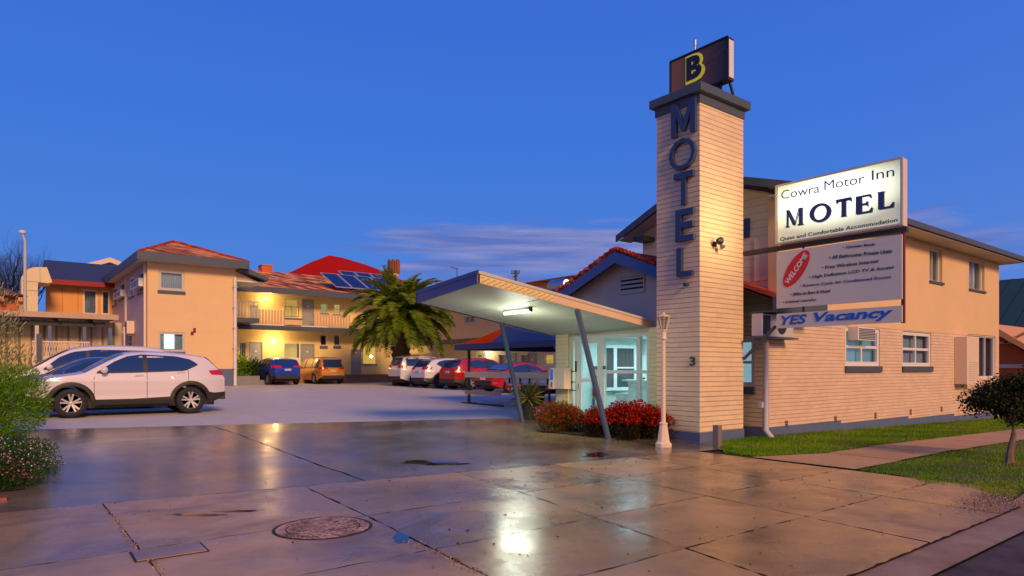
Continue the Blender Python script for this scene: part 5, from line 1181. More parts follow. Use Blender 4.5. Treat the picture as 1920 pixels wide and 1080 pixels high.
# utility pole, TV antenna, solar hot water tank
UY = 75.0; x_, D_ = onY(967, UY); t = thing('utility_pole', 'distant power pole with two crossarms over the canopy roof', 'power pole', (x_, UY, .4))
MB().tube([(x_, UY, .4), (x_, UY, zz(507, D_))], .16, 6).build('pole', M_dark, t)
for py_, w in ((513, 1.5), (518, .9)):
    z_ = zz(py_, D_); MB().bar((x_ - w * .8, UY - w * .35, z_ - .15), (x_ + w * .8, UY + w * .5, z_ + .2), .14, .14).build('crossarm', M_dark, t)
m = MB()
for s in (-1, -.5, .5, 1): m.lathe([(.05, 0), (.09, .25), (.03, .45)], (x_ + s * 1.15, UY + s * .6, zz(513, D_) + .1 + s * .15), 6)
m.build('insulators', M_grey, t)
x_, D_ = onY(857, BY + 6); t = thing('tv_antenna', 'thin television antenna on the roof right of the palm', 'antenna', (x_, BY + 6, 7)); MB().tube([(x_, BY + 6, 6.5), (x_, BY + 6, zz(503, D_))], .035, 5).tube([(x_ - .9, BY + 5.6, zz(504, D_)), (x_ + .1, BY + 6, zz(504, D_))], .03, 5).build('mast', M_dark, t)
hxw = 12.6; yh, Dh = onX(1047, hxw); zh = zz(534, Dh)
t = thing('hot_water_tank', 'horizontal hot water cylinder with glowing end beside the office gable roof', 'water tank', (hxw, yh, zh))
m = MB().lathe([(.02, -.35), (.13, -.33), (.16, -.28), (.16, .28), (.13, .33), (.02, .35)], (hxw, yh, zh), 18, axis='Y'); m.build('cylinder', M_steel, t, smooth=True)
MB().lathe([(.0, -.36), (.115, -.355), (.12, -.335)], (hxw, yh, zh), 18, axis='Y').build('end_cap', pmat('glowing_end_cap', (.9, .9, .85), .3, emit=(1, .95, .8), es=1.6), t)  # bright light on the tank end put in as emission, not a lamp
m = MB().bar((hxw, yh - .2, zh - .14), (hxw, yh - .2, 3.0), .03, .03).bar((hxw, yh + .2, zh - .14), (hxw, yh + .2, 3.0), .03, .03)
m.build('stand', M_dark, t)
MB().ext([(hxw, yh - .95, zh - .20), (hxw + .8, yh - .95, zh - .1), (hxw + .8, yh - .25, zh - .42), (hxw, yh - .25, zh - .42)], (0, 0, .04)).build('collector', m_pv, t)
# green roofed building and orange cottage at the right edge
t = thing('green_roof_building', 'large building with dark green sheet roof behind the street wing', 'building', (43, 12, -.4))
M_green = paint('dark_green_sheet', (.020, .055, .04), rough=.6, var=.15, stain=.05)
MB().poly((42, -4, 3.35), (42, 28, 3.35), (48, 28, 6.75), (48, -4, 6.75)).poly((54, -4, 3.35), (54, 28, 3.35), (48, 28, 6.75), (48, -4, 6.75)).build('roof', M_green, t)
MB().box(42.3, -3.6, -.8, 53.6, 27.6, 3.3).build('wall', M_rust, t); MB().box(41.9, -4, 3.2, 41.99, 28, 3.4).build('gutter', M_dred, t)
m = MB()
for k in range(40): m.bar((42, -4 + k * .8, 3.37), (48, -4 + k * .8, 6.77), .04, .04)
m.build('roof_ribs', M_green, t)
t = thing('orange_cottage', 'bright orange cottage with timber gable truss at the right edge', 'house', (36, 11, -.3))
cx_ = 34.0; ya, Da = onX(1873, cx_); yb2, Db = onX(1960, cx_)
zt1, zt0 = zz(609, Da), zz(672, Db)
MB().ext([(cx_, ya + 4, -.5), (cx_, ya + 4, 1.2), (cx_, ya + .2, zt1 - .3), (cx_, yb2, zt0 - .3), (cx_, yb2, -.5)], (6, 0, 0)).build('wall', M_rust, t)
MB().ext([(cx_ - .5, ya + 4, 1.6), (cx_ - .5, ya + .2, zt1 + .05), (cx_ - .5, yb2 - .5, zt0 - .2), (cx_ - .5, yb2 - .5, zt0 - .4), (cx_ - .5, ya + .2, zt1 - .25), (cx_ - .5, ya + 4, 1.3)], (7, 0, 0)).build('roof', M_orange, t)
m = MB().bar((cx_ - .35, ya + 1, zz(643, Da)), (cx_ - .35, yb2 + 1, zz(643, Da)), .1, .1).bar((cx_ - .35, ya - .3, zz(643, Da)), (cx_ - .35, ya - 1.2, zz(622, Da)), .1, .1); m.build('truss', M_timber, t)
MB().box(cx_ - .1, yb2, zz(690, Da), cx_ - .005, ya + 1, zz(683, Da)).build('sill_band', M_creamp, t)
# ------------------------------------------------------------------ cars
def smooth_pts(pts, n=4):
    out = []
    for i in range(len(pts) - 1):
        p0 = pts[max(i - 1, 0)]; p1 = pts[i]; p2 = pts[i + 1]; p3 = pts[min(i + 2, len(pts) - 1)]
        for k in range(n):
            t = k / n; z = .5 * (2 * p1[1] + (p2[1] - p0[1]) * t + (2 * p0[1] - 5 * p1[1] + 4 * p2[1] - p3[1]) * t * t + (3 * p1[1] - p0[1] - 3 * p2[1] + p3[1]) * t ** 3)
            out.append((lerp(p1[0], p2[0], t), z))
    return out + [pts[-1]]
KINDS = {
 'suv': dict(L=(-2.23, 2.22), wb=(-1.335, 1.335), r=.345, W=.925, H=1.65, sill=.29,
   top=[(-2.23, .98), (-2.19, 1.06), (-2.08, 1.20), (-1.86, 1.42), (-1.72, 1.53), (-1.4, 1.585), (-.7, 1.645), (-.1, 1.64), (.2, 1.585), (.45, 1.47), (.8, 1.28), (1.10, 1.11), (1.4, 1.06), (1.8, .99), (2.05, .90), (2.17, .80), (2.22, .70)],
   ws=(.20, 1.08), rw=(1.14, 1.50), win=[(-1.52, .80, [(-1.52, 1.30), (-1.2, 1.15), (-.2, 1.11), (.80, 1.09)], [(-1.52, 1.31), (-1.35, 1.43), (-1.0, 1.51), (-.2, 1.55), (.12, 1.50), (.42, 1.36), (.80, 1.10)])],
   pil=[-.27], seams=[-1.28, -.30, .86], clad=True, tl=(.98, 1.16)),
 'wagon': dict(L=(-2.3, 2.3), wb=(-1.38, 1.42), r=.36, W=.94, H=1.72, sill=.30,
   top=[(-2.30, 1.0), (-2.27, 1.08), (-2.2, 1.28), (-2.08, 1.56), (-1.98, 1.66), (-1.6, 1.71), (-.8, 1.74), (-.1, 1.71), (.2, 1.63), (.5, 1.48), (.85, 1.26), (1.1, 1.14), (1.5, 1.10), (1.95, 1.02), (2.15, .92), (2.26, .80), (2.3, .7)],
   ws=(.22, 1.08), rw=(1.16, 1.60), win=[(-1.95, .84, [(-1.95, 1.16), (-.2, 1.14), (.84, 1.11)], [(-1.95, 1.50), (-1.8, 1.60), (-.2, 1.63), (.15, 1.56), (.45, 1.42), (.84, 1.12)])],
   pil=[-1.2, -.25], seams=[-1.3, -.25, .88], clad=False, tl=(1.0, 1.2)),
 'van': dict(L=(-2.4, 2.4), wb=(-1.5, 1.45), r=.34, W=.92, H=1.78, sill=.26,
   top=[(-2.40, .95), (-2.38, 1.05), (-2.3, 1.3), (-2.18, 1.62), (-2.05, 1.72), (-1.5, 1.78), (-.6, 1.79), (.1, 1.75), (.5, 1.66), (.9, 1.47), (1.3, 1.22), (1.6, 1.06), (1.9, .99), (2.2, .88), (2.36, .74), (2.4, .64)],
   ws=(.55, 1.50), rw=(1.08, 1.60), win=[(-2.05, 1.20, [(-2.05, 1.10), (0, 1.08), (1.2, 1.05)], [(-2.05, 1.55), (-1.9, 1.62), (-.2, 1.64), (.45, 1.56), (.8, 1.40), (1.2, 1.07)])],
   pil=[-1.1, .05], seams=[-1.15, .0, 1.05], clad=False, tl=(.95, 1.12)),
 'sedan': dict(L=(-2.3, 2.25), wb=(-1.36, 1.36), r=.32, W=.89, H=1.45, sill=.24,
   top=[(-2.30, .75), (-2.25, .92), (-2.1, 1.0), (-1.75, 1.04), (-1.5, 1.10), (-1.1, 1.28), (-.75, 1.39), (-.3, 1.44), (.1, 1.42), (.4, 1.33), (.8, 1.14), (1.1, .98), (1.5, .93), (1.95, .84), (2.15, .72), (2.25, .6)],
   ws=(.30, 1.06), rw=(1.06, 1.34), win=[(-1.42, .85, [(-1.42, 1.0), (-.2, .97), (.85, .94)], [(-1.42, 1.03), (-1.1, 1.18), (-.7, 1.29), (-.2, 1.34), (.2, 1.28), (.5, 1.16), (.85, .96)])],
   pil=[-.2], seams=[-1.1, -.2, .88], clad=False, tl=(.78, .95))}
M_clad = pmat('black_cladding_plastic', (.022, .018, .017), .55)
M_rim = pmat('alloy_rim', (.62, .58, .56), .3, .7)
M_tail = pmat('red_tail_lens', (.45, .008, .01), .15, spec=.8, emit=(.8, .01, .01), es=.10); M_lens = pmat('clear_headlight', (.5, .5, .55), .1, spec=.8)
def carpaint(name, col, rough=.28, metal=.0):
    def f(g, b, P):
        b.inputs['Coat Weight'].default_value = .8; b.inputs['Coat Roughness'].default_value = .05
    return pmat(name, col, rough, metal, build=f)
WHEEL = {}
def wheel(root, x, y, r, side, rimkey):
    key = (round(r, 3), rimkey)
    if key not in WHEEL:
        tb = MB().lathe([(r * .64, -.10), (r * .70, -.112), (r * .90, -.112), (r, -.085), (r, .085), (r * .90, .112), (r * .70, .112), (r * .64, .10), (r * .62, 0)], (0, 0, 0), 32, axis='Y')
        rb = MB(); R0 = r * .69
        rb.lathe([(R0 * .90, .02), (R0 * .90, .090), (R0, .105), (R0, .02)], (0, 0, 0), 32, axis='Y')
        rb.lathe([(.0, .095), (R0 * .2, .09), (R0 * .24, .04)], (0, 0, 0), 14, axis='Y')
        for k in range(5):
            for s in (-.21, .21):
                a = 2 * math.pi * k / 5 + .3; a2 = a + s; p0 = Vector((math.cos(a + s * .3) * R0 * .12, .075, math.sin(a + s * .3) * R0 * .12)); p1 = Vector((math.cos(a2) * R0 * .95, .092, math.sin(a2) * R0 * .95))
                rb.bar(p0, p1, R0 * .17, .03, (0, 1, 0))
        db = MB().lathe([(0, .03), (R0 * .92, .03)], (0, 0, 0), 24, axis='Y')
        WHEEL[key] = (tb, rb, db)
    tb, rb, db = WHEEL[key]
    def place(mb, name, mat, par):
        q = MB(); q.v = [(p[0], p[1] * side, p[2]) for p in mb.v]; q.f = mb.f; q.mi = mb.mi
        o = q.build(name, mat, par, smooth=True, local=True); return o
    o = place(tb, 'wheel', M_black, root); o.location = (x, y, r)
    place(rb, 'rim', M_rim if rimkey != 'dark' else M_steel, o); place(db, 'brake_disc', M_clad, o)
def car(name, label, kind, paintm, X, Y, rz, cat='car', plate=None, H=None, rimkey='a', group=None, rail=False, lowfront=None):
    K = KINDS[kind]; zs = (H / K['H']) if H else 1.0
    t = thing(name, label, cat, (X, Y, gz(X, Y)), rz, group)
    # tilt is left level; wheels rest on the gentle grade
    top = smooth_pts(K['top'], 4); Wd = K['W']; r = K['r']; Ra = r + .085; x0, x1 = K['L']
    def T(x): return interp(x, top)
    def Wx(x):
        m = max(abs(x) - 1.35, 0) / (x1 - 1.35); return Wd * (1 - .20 * min(m, 1) ** 2.6)
    G = [(.2, .93), (.32, .965), (.42, .985), (.50, .972), (.62, .990), (.80, 1.0), (.89, 1.008), (.93, .990), (1.0, .975), (1.08 * K['H'] / 1.65, .95), (1.3 * K['H'] / 1.65, .87), (1.5 * K['H'] / 1.65, .775), (1.6 * K['H'] / 1.65, .68), (2, .6)]
    G = smooth_pts(G, 3)
    def ys(x, z): return Wx(x) * interp(z, G)
    def zl(x):
        z = K['sill']
        if x < -1.9: z += (-x - 1.9) * .35
        if x > 1.9: z += (x - 1.9) * .1
        for xw in K['wb']:
            d = abs(x - xw)
            if d < Ra: z = max(z, r + math.sqrt(Ra * Ra - d * d))
        return z
    sx = set(np.linspace(x0, x1, 46).round(4)) | {x0, x1}
    for xw in K['wb']:
        for k in range(13): sx.add(round(xw + Ra * math.cos(math.pi * k / 12), 4))
        sx.add(round(xw + Ra + .004, 4)); sx.add(round(xw - Ra - .004, 4))
    sx |= set(np.linspace(x0, x0 + .3, 6).round(4)) | set(np.linspace(x1 - .3, x1, 6).round(4)); sx = sorted(sx)
    NR, NT_ = 24, 6; crown = .055; rings = []
    for x in sx:
        zt = T(x); ze = zt - crown; zb = min(zl(x), ze - .01); half = []
        for i in range(NR + 1): z = lerp(zb, ze, i / NR); half.append((x, ys(x, z), z))
        we = ys(x, ze)
        for j in range(1, NT_ + 1):
            s = 1 - j / NT_; half.append((x, we * s, zt - crown * s ** 3.2))
        ring = half + [(x, -p[1], p[2]) for p in half[-2::-1]]; rings.append(ring)
    m = MB(); n = len(rings[0])
    for rg in rings: m.v += rg
    for i in range(len(rings) - 1):
        for j in range(n - 1): m.f.append([i * n + j, i * n + j + 1, (i + 1) * n + j + 1, (i + 1) * n + j]); m.mi.append(0)
    for e in (0, len(rings) - 1):
        for j in range((n - 1) // 2): m.f.append([e * n + j, e * n + j + 1, e * n + n - 2 - j, e * n + n - 1 - j]); m.mi.append(0)
    m.v = [(p[0], p[1], p[2] * zs) for p in m.v]
    body = m.build('body', paintm, t, smooth=True, local=True); body.data.set_sharp_from_angle(angle=R(50))
    def side_patch(nm, mat, xa, xb, low, upp, off, par, n=24, rows=4, sides=(1, -1)):
        for sd in sides:
            q = MB()
            for i in range(n + 1):
                x = lerp(xa, xb, i / n); a, b_ = interp(x, low), interp(x, upp)
                for j in range(rows + 1): z = lerp(a, b_, j / rows); q.v.append((x, sd * (ys(x, z) + off), z * zs))
            for i in range(n):
                for j in range(rows): q.f.append([i * (rows + 1) + j, (i + 1) * (rows + 1) + j, (i + 1) * (rows + 1) + j + 1, i * (rows + 1) + j + 1]); q.mi.append(0)
            yield q.build(nm, mat, par, smooth=True, local=True)
    for xa, xb, low, upp in K['win']:
        wins = list(side_patch('side_window', M_cglass, xa, xb, low, upp, .006, t))
        for w in wins:
            sd = 1 if wins.index(w) == 0 else -1
            for pz in K['pil']: list(side_patch('pillar', M_clad, pz - .05, pz + .05, low, upp, .010, w, n=2, sides=(sd,)))
        list(side_patch('window_trim', M_clad, xa, xb, [(a, b_ - .028) for a, b_ in low], [(a, b_ - .002) for a, b_ in low], .009, t))
    for sxm in K['seams']:
        zt_ = interp(sxm, K['win'][0][2]) if K['win'][0][0] < sxm < K['win'][0][1] else 1.02 * (K['H'] / 1.65)
        list(side_patch('door_seam', M_clad, sxm - .006, sxm + .006, [(0, K['sill'] + .1)], [(0, zt_ - .03)], .004, body, n=1, rows=8))
    for hx_ in K['seams'][:-1]:
        for sd in (1, -1):
            z = (interp(hx_, K['win'][0][2]) - .10); a = MB().bar((hx_ + .08, sd * (ys(hx_, z) + .02), z * zs), (hx_ + .28, sd * (ys(hx_ + .2, z) + .02), z * zs), .03, .03); a.build('door_handle', paintm, t, local=True)
    if K['clad']:
        list(side_patch('sill_cladding', M_clad, K['wb'][0] + Ra, K['wb'][1] - Ra, [(0, K['sill'] - .01)], [(-.9, .46), (0, .42), (.9, .42)], .014, t, n=10))
        list(side_patch('bumper_cladding', M_clad, x0 + .002, K['wb'][0] - Ra - .02, [(x0, .42), (x0 + .3, .30)], [(x0, .55), (x0 + .3, .53), (x0 + .6, .60)], .012, t, n=6)); list(side_patch('bumper_cladding', M_clad, K['wb'][1] + Ra + .02, x1 - .002, [(0, .30)], [(0, .50)], .012, t, n=6))
    for xw in K['wb']:
        for sd in (1, -1):
            q = MB(); N = 20; w_ = .085 if K['clad'] else .02
            for k in range(N + 1):
                a = R(-14) + (R(194) - R(-14)) * k / N
                for rr in (Ra - .012, Ra + w_ * .5, Ra + w_):
                    x, z = xw + rr * math.cos(a), r + rr * math.sin(a); q.v.append((x, sd * (ys(x, z) + (.02 if rr < Ra + w_ else .004)), z * zs))
            for k in range(N):
                for j in (0, 1): q.f.append([k * 3 + j, k * 3 + j + 1, k * 3 + j + 4, k * 3 + j + 3]); q.mi.append(0)
            q.build('wheel_arch', M_clad if K['clad'] else paintm, t, smooth=True, local=True)
            wheel(t, xw, sd * (Wd - .115), r, sd, rimkey)
    # dark underbody with wheel wells
    MB().box(x0 + .25, -Wd * .70, .20, x1 - .25, Wd * .70, .62).build('underbody', M_clad, t, local=True)
    # windscreen
    def front(z):
        xs_ = np.linspace(0, x1, 120); 
        for a in xs_:
            if T(a) <= z: return a
        return x1
    def rear(z):
        for a in np.linspace(-.9, x0, 120):
            if T(a) <= z: return a
        return x0
    q = MB(); xa, xb = K['ws']
    for i in range(9):
        x = lerp(xa, xb, i / 8); w = ys(x, T(x) - crown) * .93
        for j in range(9): s = j / 4 - 1; q.v.append((x, w * s, (T(x) - crown * abs(s * .93) ** 3.2 + .007) * zs))
    for i in range(8):
        for j in range(8): q.f.append([i * 9 + j, i * 9 + j + 1, (i + 1) * 9 + j + 1, (i + 1) * 9 + j]); q.mi.append(0)
    q.build('windscreen', M_cglass, t, smooth=True, local=True)
    q = MB(); za, zb = K['rw']
    for i in range(7):
        z = lerp(za, zb, i / 6); x = rear(z); w = ys(x, z - .02) * .90
        for j in range(7): s = j / 3 - 1; q.v.append((x - .012 + .03 * s * s, w * s, z * zs))
    for i in range(6):
        for j in range(6): q.f.append([i * 7 + j, i * 7 + j + 1, (i + 1) * 7 + j + 1, (i + 1) * 7 + j]); q.mi.append(0)
    q.build('rear_window', M_cglass, t, smooth=True, local=True)
    # lamps
    za, zb = K['tl']
    for sd in (1, -1):
        q = MB(); N = 8   # wraps the corner
        for k in range(N + 1):
            s = k / N
            for z in (za + .02 + .04 * abs(s - .5), zb - .06 * abs(s - .5)):
                xr_ = min(rear(z), x0 + .12)
                if s < .55: yy = sd * lerp(.50, .985, s / .55) * ys(xr_, z); xx = rear(z) - .014 + .0 * s
                else: xx = lerp(rear(z) - .014, rear(z) + .34, (s - .55) / .45); yy = sd * (ys(xx, z) + .012)
                q.v.append((xx, yy, z * zs))
        for k in range(N): q.f.append([k * 2, k * 2 + 1, k * 2 + 3, k * 2 + 2]); q.mi.append(0)
        q.build('tail_light', M_tail, t, smooth=True, local=True)
        q = MB(); N = 6
        zf_ = T(x1 - .25) - .14
        for k in range(N + 1):
            s = k / N; xx = x1 - .06 - s * .42; zc_ = lerp(zf_ - .02, zf_ + .06, s); h = .05
            for z in (zc_ - h * (1 - .6 * s), zc_ + h * (1 - .5 * s)): q.v.append((xx, sd * (ys(xx, min(z, T(xx) - crown)) + .010), z * zs))
        for k in range(N): q.f.append([k * 2, k * 2 + 1, k * 2 + 3, k * 2 + 2]); q.mi.append(0)
        q.build('headlight', M_lens, t, smooth=True, local=True)
        zm_ = interp(K['ws'][1] - .35, K['win'][0][2]) if K['win'] else 1; xm = K['win'][0][1] - .12; yw_ = ys(xm, zm_)
        q = MB().lathe([(.01, -.11), (.06, -.10), (.085, -.03), (.085, .05), (.04, .09), (.01, .10)], (xm - .02, sd * (yw_ + .15), (zm_ + .06) * zs), 10, sx=.9, axis='Y'); q.bar((xm - .02, sd * (yw_ - .01), zm_ * zs + .0), (xm, sd * (yw_ + .1), (zm_ + .03) * zs), .05, .03)
        q.build('mirror', paintm, t, smooth=True, local=True)
    # rear bumper, plate
    wb_ = ys(x0 + .02, .5)
    MB().box(x0 - .035, -wb_ * .96, .34 * zs, x0 + .10, wb_ * .96, .56 * zs).build('rear_bumper', M_clad, t, local=True, bevel=.025)
    MB().box(x1 - .08, -wb_ * .9, .30 * zs, x1 + .03, wb_ * .9, .5 * zs).build('front_bumper', M_clad, t, local=True, bevel=.025)
    zp = (K['tl'][0] - .14) * zs if kind != 'sedan' else .6
    pl = MB().box(x0 - .022, -.19, zp, x0 - .002, .19, zp + .11).build('number_plate', M_white, t, local=True)
    if plate:
        m = MB(); vs, fs = text_mesh(plate, .5, .02); mnx = min(v.x for v in vs); mxx = max(v.x for v in vs); mny = min(v.y for v in vs); mxy = max(v.y for v in vs)
        m.add([(x0 - .022 - (.004 if v.z > 0 else 0), .16 - .32 * (v.x - mnx) / (mxx - mnx), zp + .02 + .07 * (v.y - mny) / (mxy - mny)) for v in vs], fs); m.build('plate_lettering', M_dark, pl, local=True)
    if rail:
        for sd in (1, -1):
            q = MB(); q.tube([(x, sd * ys(x, T(x) - crown) * .93, (T(x) + .03) * zs) for x in np.linspace(-1.5, .1, 8)], .018, 6); q.build('roof_rail', M_steel, t, smooth=True, local=True)
    return t
P_white = carpaint('white_car_paint', (.66, .60, .62)); P_w2 = carpaint('pearl_car_paint', (.68, .66, .66)); P_red = carpaint('red_car_paint', (.42, .008, .012)); P_bluec = carpaint('vivid_blue_car_paint', (.012, .05, .42), metal=.2)
P_gold = carpaint('gold_car_paint', (.62, .27, .04), metal=.25); P_navy = carpaint('navy_car_paint', (.02, .06, .20))
car('white_suv', 'white suv with black wheel arches parked broadside in the left foreground', 'suv', P_white, 2.93, 20.15, math.pi)
car('blue_sedan', 'dark blue sedan mostly hidden behind the foreground white suv', 'sedan', P_navy, 2.35, 22.9, math.pi, H=1.50)
car('white_van', 'tall white wagon parked behind the blue sedan at the left', 'van', P_w2, 2.55, 25.6, math.pi, H=1.88)
car('blue_suv', 'vivid blue suv seen from behind near the grey motel doors', 'suv', P_bluec, 14.05, 41.6, math.pi / 2, plate='CA 11', rimkey='dark')
car('gold_van', 'gold people mover seen from behind beside the blue suv', 'van', P_gold, 16.98, 41.9, math.pi / 2 - .02, plate='BL 27 YP', H=1.70)
car('white_wagon', 'white four wheel drive wagon under the palm, leftmost of the white pair', 'wagon', P_white, 20.9, 34.7, 0, H=1.78, rail=True)
car('white_hatch', 'white suv between the white wagon and the red suv', 'suv', P_w2, 20.65, 31.7, 0, plate='XZ 41')
car('red_suv', 'bright red suv parked nose in left of the carport post', 'suv', P_red, 20.8, 29.0, 0, plate='RD 55')
car('red_sedan', 'red sedan behind the tray ute', 'sedan', P_red, 20.4, 25.2, 0, H=1.44)
# tray ute
t = thing('tray_ute', 'white tray back ute parked under the blue carport', 'ute', (13.15, 15.9, gz(13.2, 15.9)), 0)
g0 = 0
m = MB().box(0, -1.12, .72, 2.6, 1.12, .78).build('tray_floor', M_steel, t, local=True)
tb = MB().box(-.02, -1.13, .79, .02, 1.13, 1.08).build('tailboard', P_w2, t, local=True, bevel=.006)
for y in (-.95, -.1, .35, .9): MB().box(-.05, y - .03, .76, -.021, y + .03, .95).build('latch', M_black, tb, local=True)
for sd in (1, -1): MB().box(.03, sd * 1.10, .79, 2.6, sd * 1.13, 1.08).build('side_board', P_w2, t, local=True)
MB().box(-.03, -.55, .60, .0, -.25, .70).build('reflector', M_red if False else pmat('red_vinyl', (0, 0, 0)), t, local=True); MB().box(-.03, .85, .60, .02, 1.1, .70).build('tail_light', M_tail, t, local=True); MB().box(-.03, -1.1, .60, .02, -.85, .70).build('tail_light', M_tail, t, local=True)
MB().box(.1, -.5, .45, 4.6, .5, .715).build('chassis', M_clad, t, local=True)
m = MB(); prof = [(2.7, .5), (2.7, 1.62), (2.85, 1.72), (3.7, 1.72), (4.25, 1.15), (5.0, 1.05), (5.2, .85), (5.2, .45)]
m.ext([(a, -.88, b_) for a, b_ in prof], (0, 1.76, 0)); cab = m.build('cab', P_w2, t, local=True, bevel=.05)
for sd in (1, -1): MB().ext([(2.9, sd * .885, 1.15), (2.9, sd * .885, 1.58), (3.65, sd * .885, 1.58), (4.1, sd * .885, 1.15)], (0, sd * .006, 0)).build('side_window', M_cglass, cab, local=True)
MB().box(2.685, -.7, 1.15, 2.698, .7, 1.55).build('rear_window', M_cglass, cab, local=True)
for xw in (.95, 4.3):
    for sd in (1, -1): wheel(t, xw, sd * .80, .36, sd, 'dark')
m = MB()
for k in range(9): a = math.pi * k / 8; m.v.append((.95 + .43 * math.cos(a), -1.0, .36 + .40 * math.sin(a))); m.v.append((.95 + .43 * math.cos(a), -.66, .36 + .40 * math.sin(a)))
for k in range(8): m.f.append([2 * k, 2 * k + 1, 2 * k + 3, 2 * k + 2]); m.mi.append(0)
m.build('mudguard', M_clad, t, local=True)

# ------------------------------------------------------------------ plants
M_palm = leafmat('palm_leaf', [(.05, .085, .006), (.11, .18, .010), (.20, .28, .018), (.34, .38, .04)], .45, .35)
M_bark = paint('palm_bark', (.07, .04, .022), rough=.9, var=.4, scale=6)
def palm(X, Y, cz_, S_):
    t = thing('date_palm', 'large date palm with a wide drooping crown in the middle of the car park', 'palm tree', (X, Y, gz(X, Y)))
    z0 = gz(X, Y); prof = [(.55, 0), (.50, .4)]; n = 9
    for k in range(n): h = .4 + (cz_ - z0 - .5) * k / n; prof += [(.50, h), (.60, h + .22)]
    MB().lathe(prof, (X, Y, z0), 14).build('trunk', M_bark, t)
    m = MB(); pos = []; dirs = []; sz = []; tone = []
    rng = random.Random(5); NF = 92
    for f in range(NF):
        s = f / NF; az = f * 2.39996 + rng.uniform(-.15, .15); el = lerp(R(74), R(-14), s ** .85) + rng.uniform(-.12, .12)
        L = S_ * lerp(.72, 1.0, min(1, s * 2.6)) * rng.uniform(.92, 1.06)
        p = Vector((X, Y, cz_ - .1 + .45 * (1 - s))); d = Vector((math.cos(az) * math.cos(el), math.sin(az) * math.cos(el), math.sin(el)))
        st = L / 14; pts = [p.copy()]; droop = lerp(.030, .034, s) * rng.uniform(.8, 1.3)
        ft = rng.uniform(-.12, .12)
        for k in range(14):
            d = (d + Vector((0, 0, -droop * (1 + k * .34)))).normalized(); q = p + d * st; side = d.cross(Vector((0, 0, 1))); 
            if side.length < .05: side = Vector((1, 0, 0))
            side.normalize(); upv = side.cross(d).normalized()
            nl = 8
            for j in range(nl):
                u = (k + j / nl) / 14
                if u < .08: continue
                ll = S_ * .165 * math.sin(math.pi * min(1, .10 + u * .86)) ** .6 * rng.uniform(.85, 1.1); b_ = p.lerp(q, j / nl)
                for sd in (1, -1):
                    dd = d * .75 + side * sd * 1.0 + upv * rng.uniform(.05, .40) + Vector((0, 0, -.10)); pos.append(tuple(b_)); dirs.append(tuple(dd)); sz.append(ll)
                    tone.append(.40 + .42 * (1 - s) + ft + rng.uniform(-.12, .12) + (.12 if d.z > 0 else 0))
            p = q; pts.append(p.copy())
        m.tube(pts[::2] + [pts[-1]], [.035 * (1 - i / 9) + .008 for i in range(len(pts[::2]) + 1)], 4)
    m.build('frond_stems', pmat('frond_stem', (.12, .13, .03), .5), t)
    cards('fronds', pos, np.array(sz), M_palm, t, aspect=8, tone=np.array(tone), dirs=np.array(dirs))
    return t
palm(*atD(752, 40.5), zz(594, 40.5), 3.85)
def twigs(mb, p, d, L, r, depth, rng, tips, spread=.5, up_=.12):
    segs = 3; pts = [p.copy()]; rs = [r]
    for k in range(segs):
        d = (d + Vector((rng.gauss(0, .12), rng.gauss(0, .12), rng.gauss(up_ * .5, .08)))).normalized(); p = p + d * L / segs; pts.append(p.copy()); rs.append(r * (1 - .35 * (k + 1) / segs))
    mb.tube(pts, rs, 5 if depth > 1 else 3, cap=False)
    if depth == 0: tips.append(p); return
    for k in range(rng.choice((2, 3, 3))):
        a = Vector((rng.gauss(0, spread), rng.gauss(0, spread), rng.gauss(up_, spread * .6))); twigs(mb, pts[-1 - (k % 2)], (d + a).normalized(), L * rng.uniform(.66, .84), rs[-1] * .7, depth - 1, rng, tips, spread, up_)
M_twig = paint('dark_twig_bark', (.03, .022, .018), rough=.9, bmp=0)
for lab, px, Y, top, seed in (('bare winter tree behind the tiled house, nearer the left edge', 8, 62, 428, 3), ('bare winter tree just right of the light pole', 52, 60, 452, 9)):
    x_, D_ = onY(px, Y); H_ = (zz(top, D_) - .4) * .86; t = thing('bare_tree', lab, 'tree', (x_, Y, .4), group='bare trees behind the left yard')
    rng = random.Random(seed); m = MB(); tips = []; m.tube([(x_, Y, .4), (x_, Y, .4 + H_ * .35)], [.28, .2], 8, cap=False); m.build('trunk', M_twig, t); m = MB()
    for k in range(8): twigs(m, Vector((x_, Y, .4 + H_ * (.22 + .03 * k))), Vector((rng.gauss(0, .45), rng.gauss(0, .45), 1)).normalized(), H_ * .215, .17, 6, rng, tips, .36, .18)
    m.build('branches', M_twig, t)
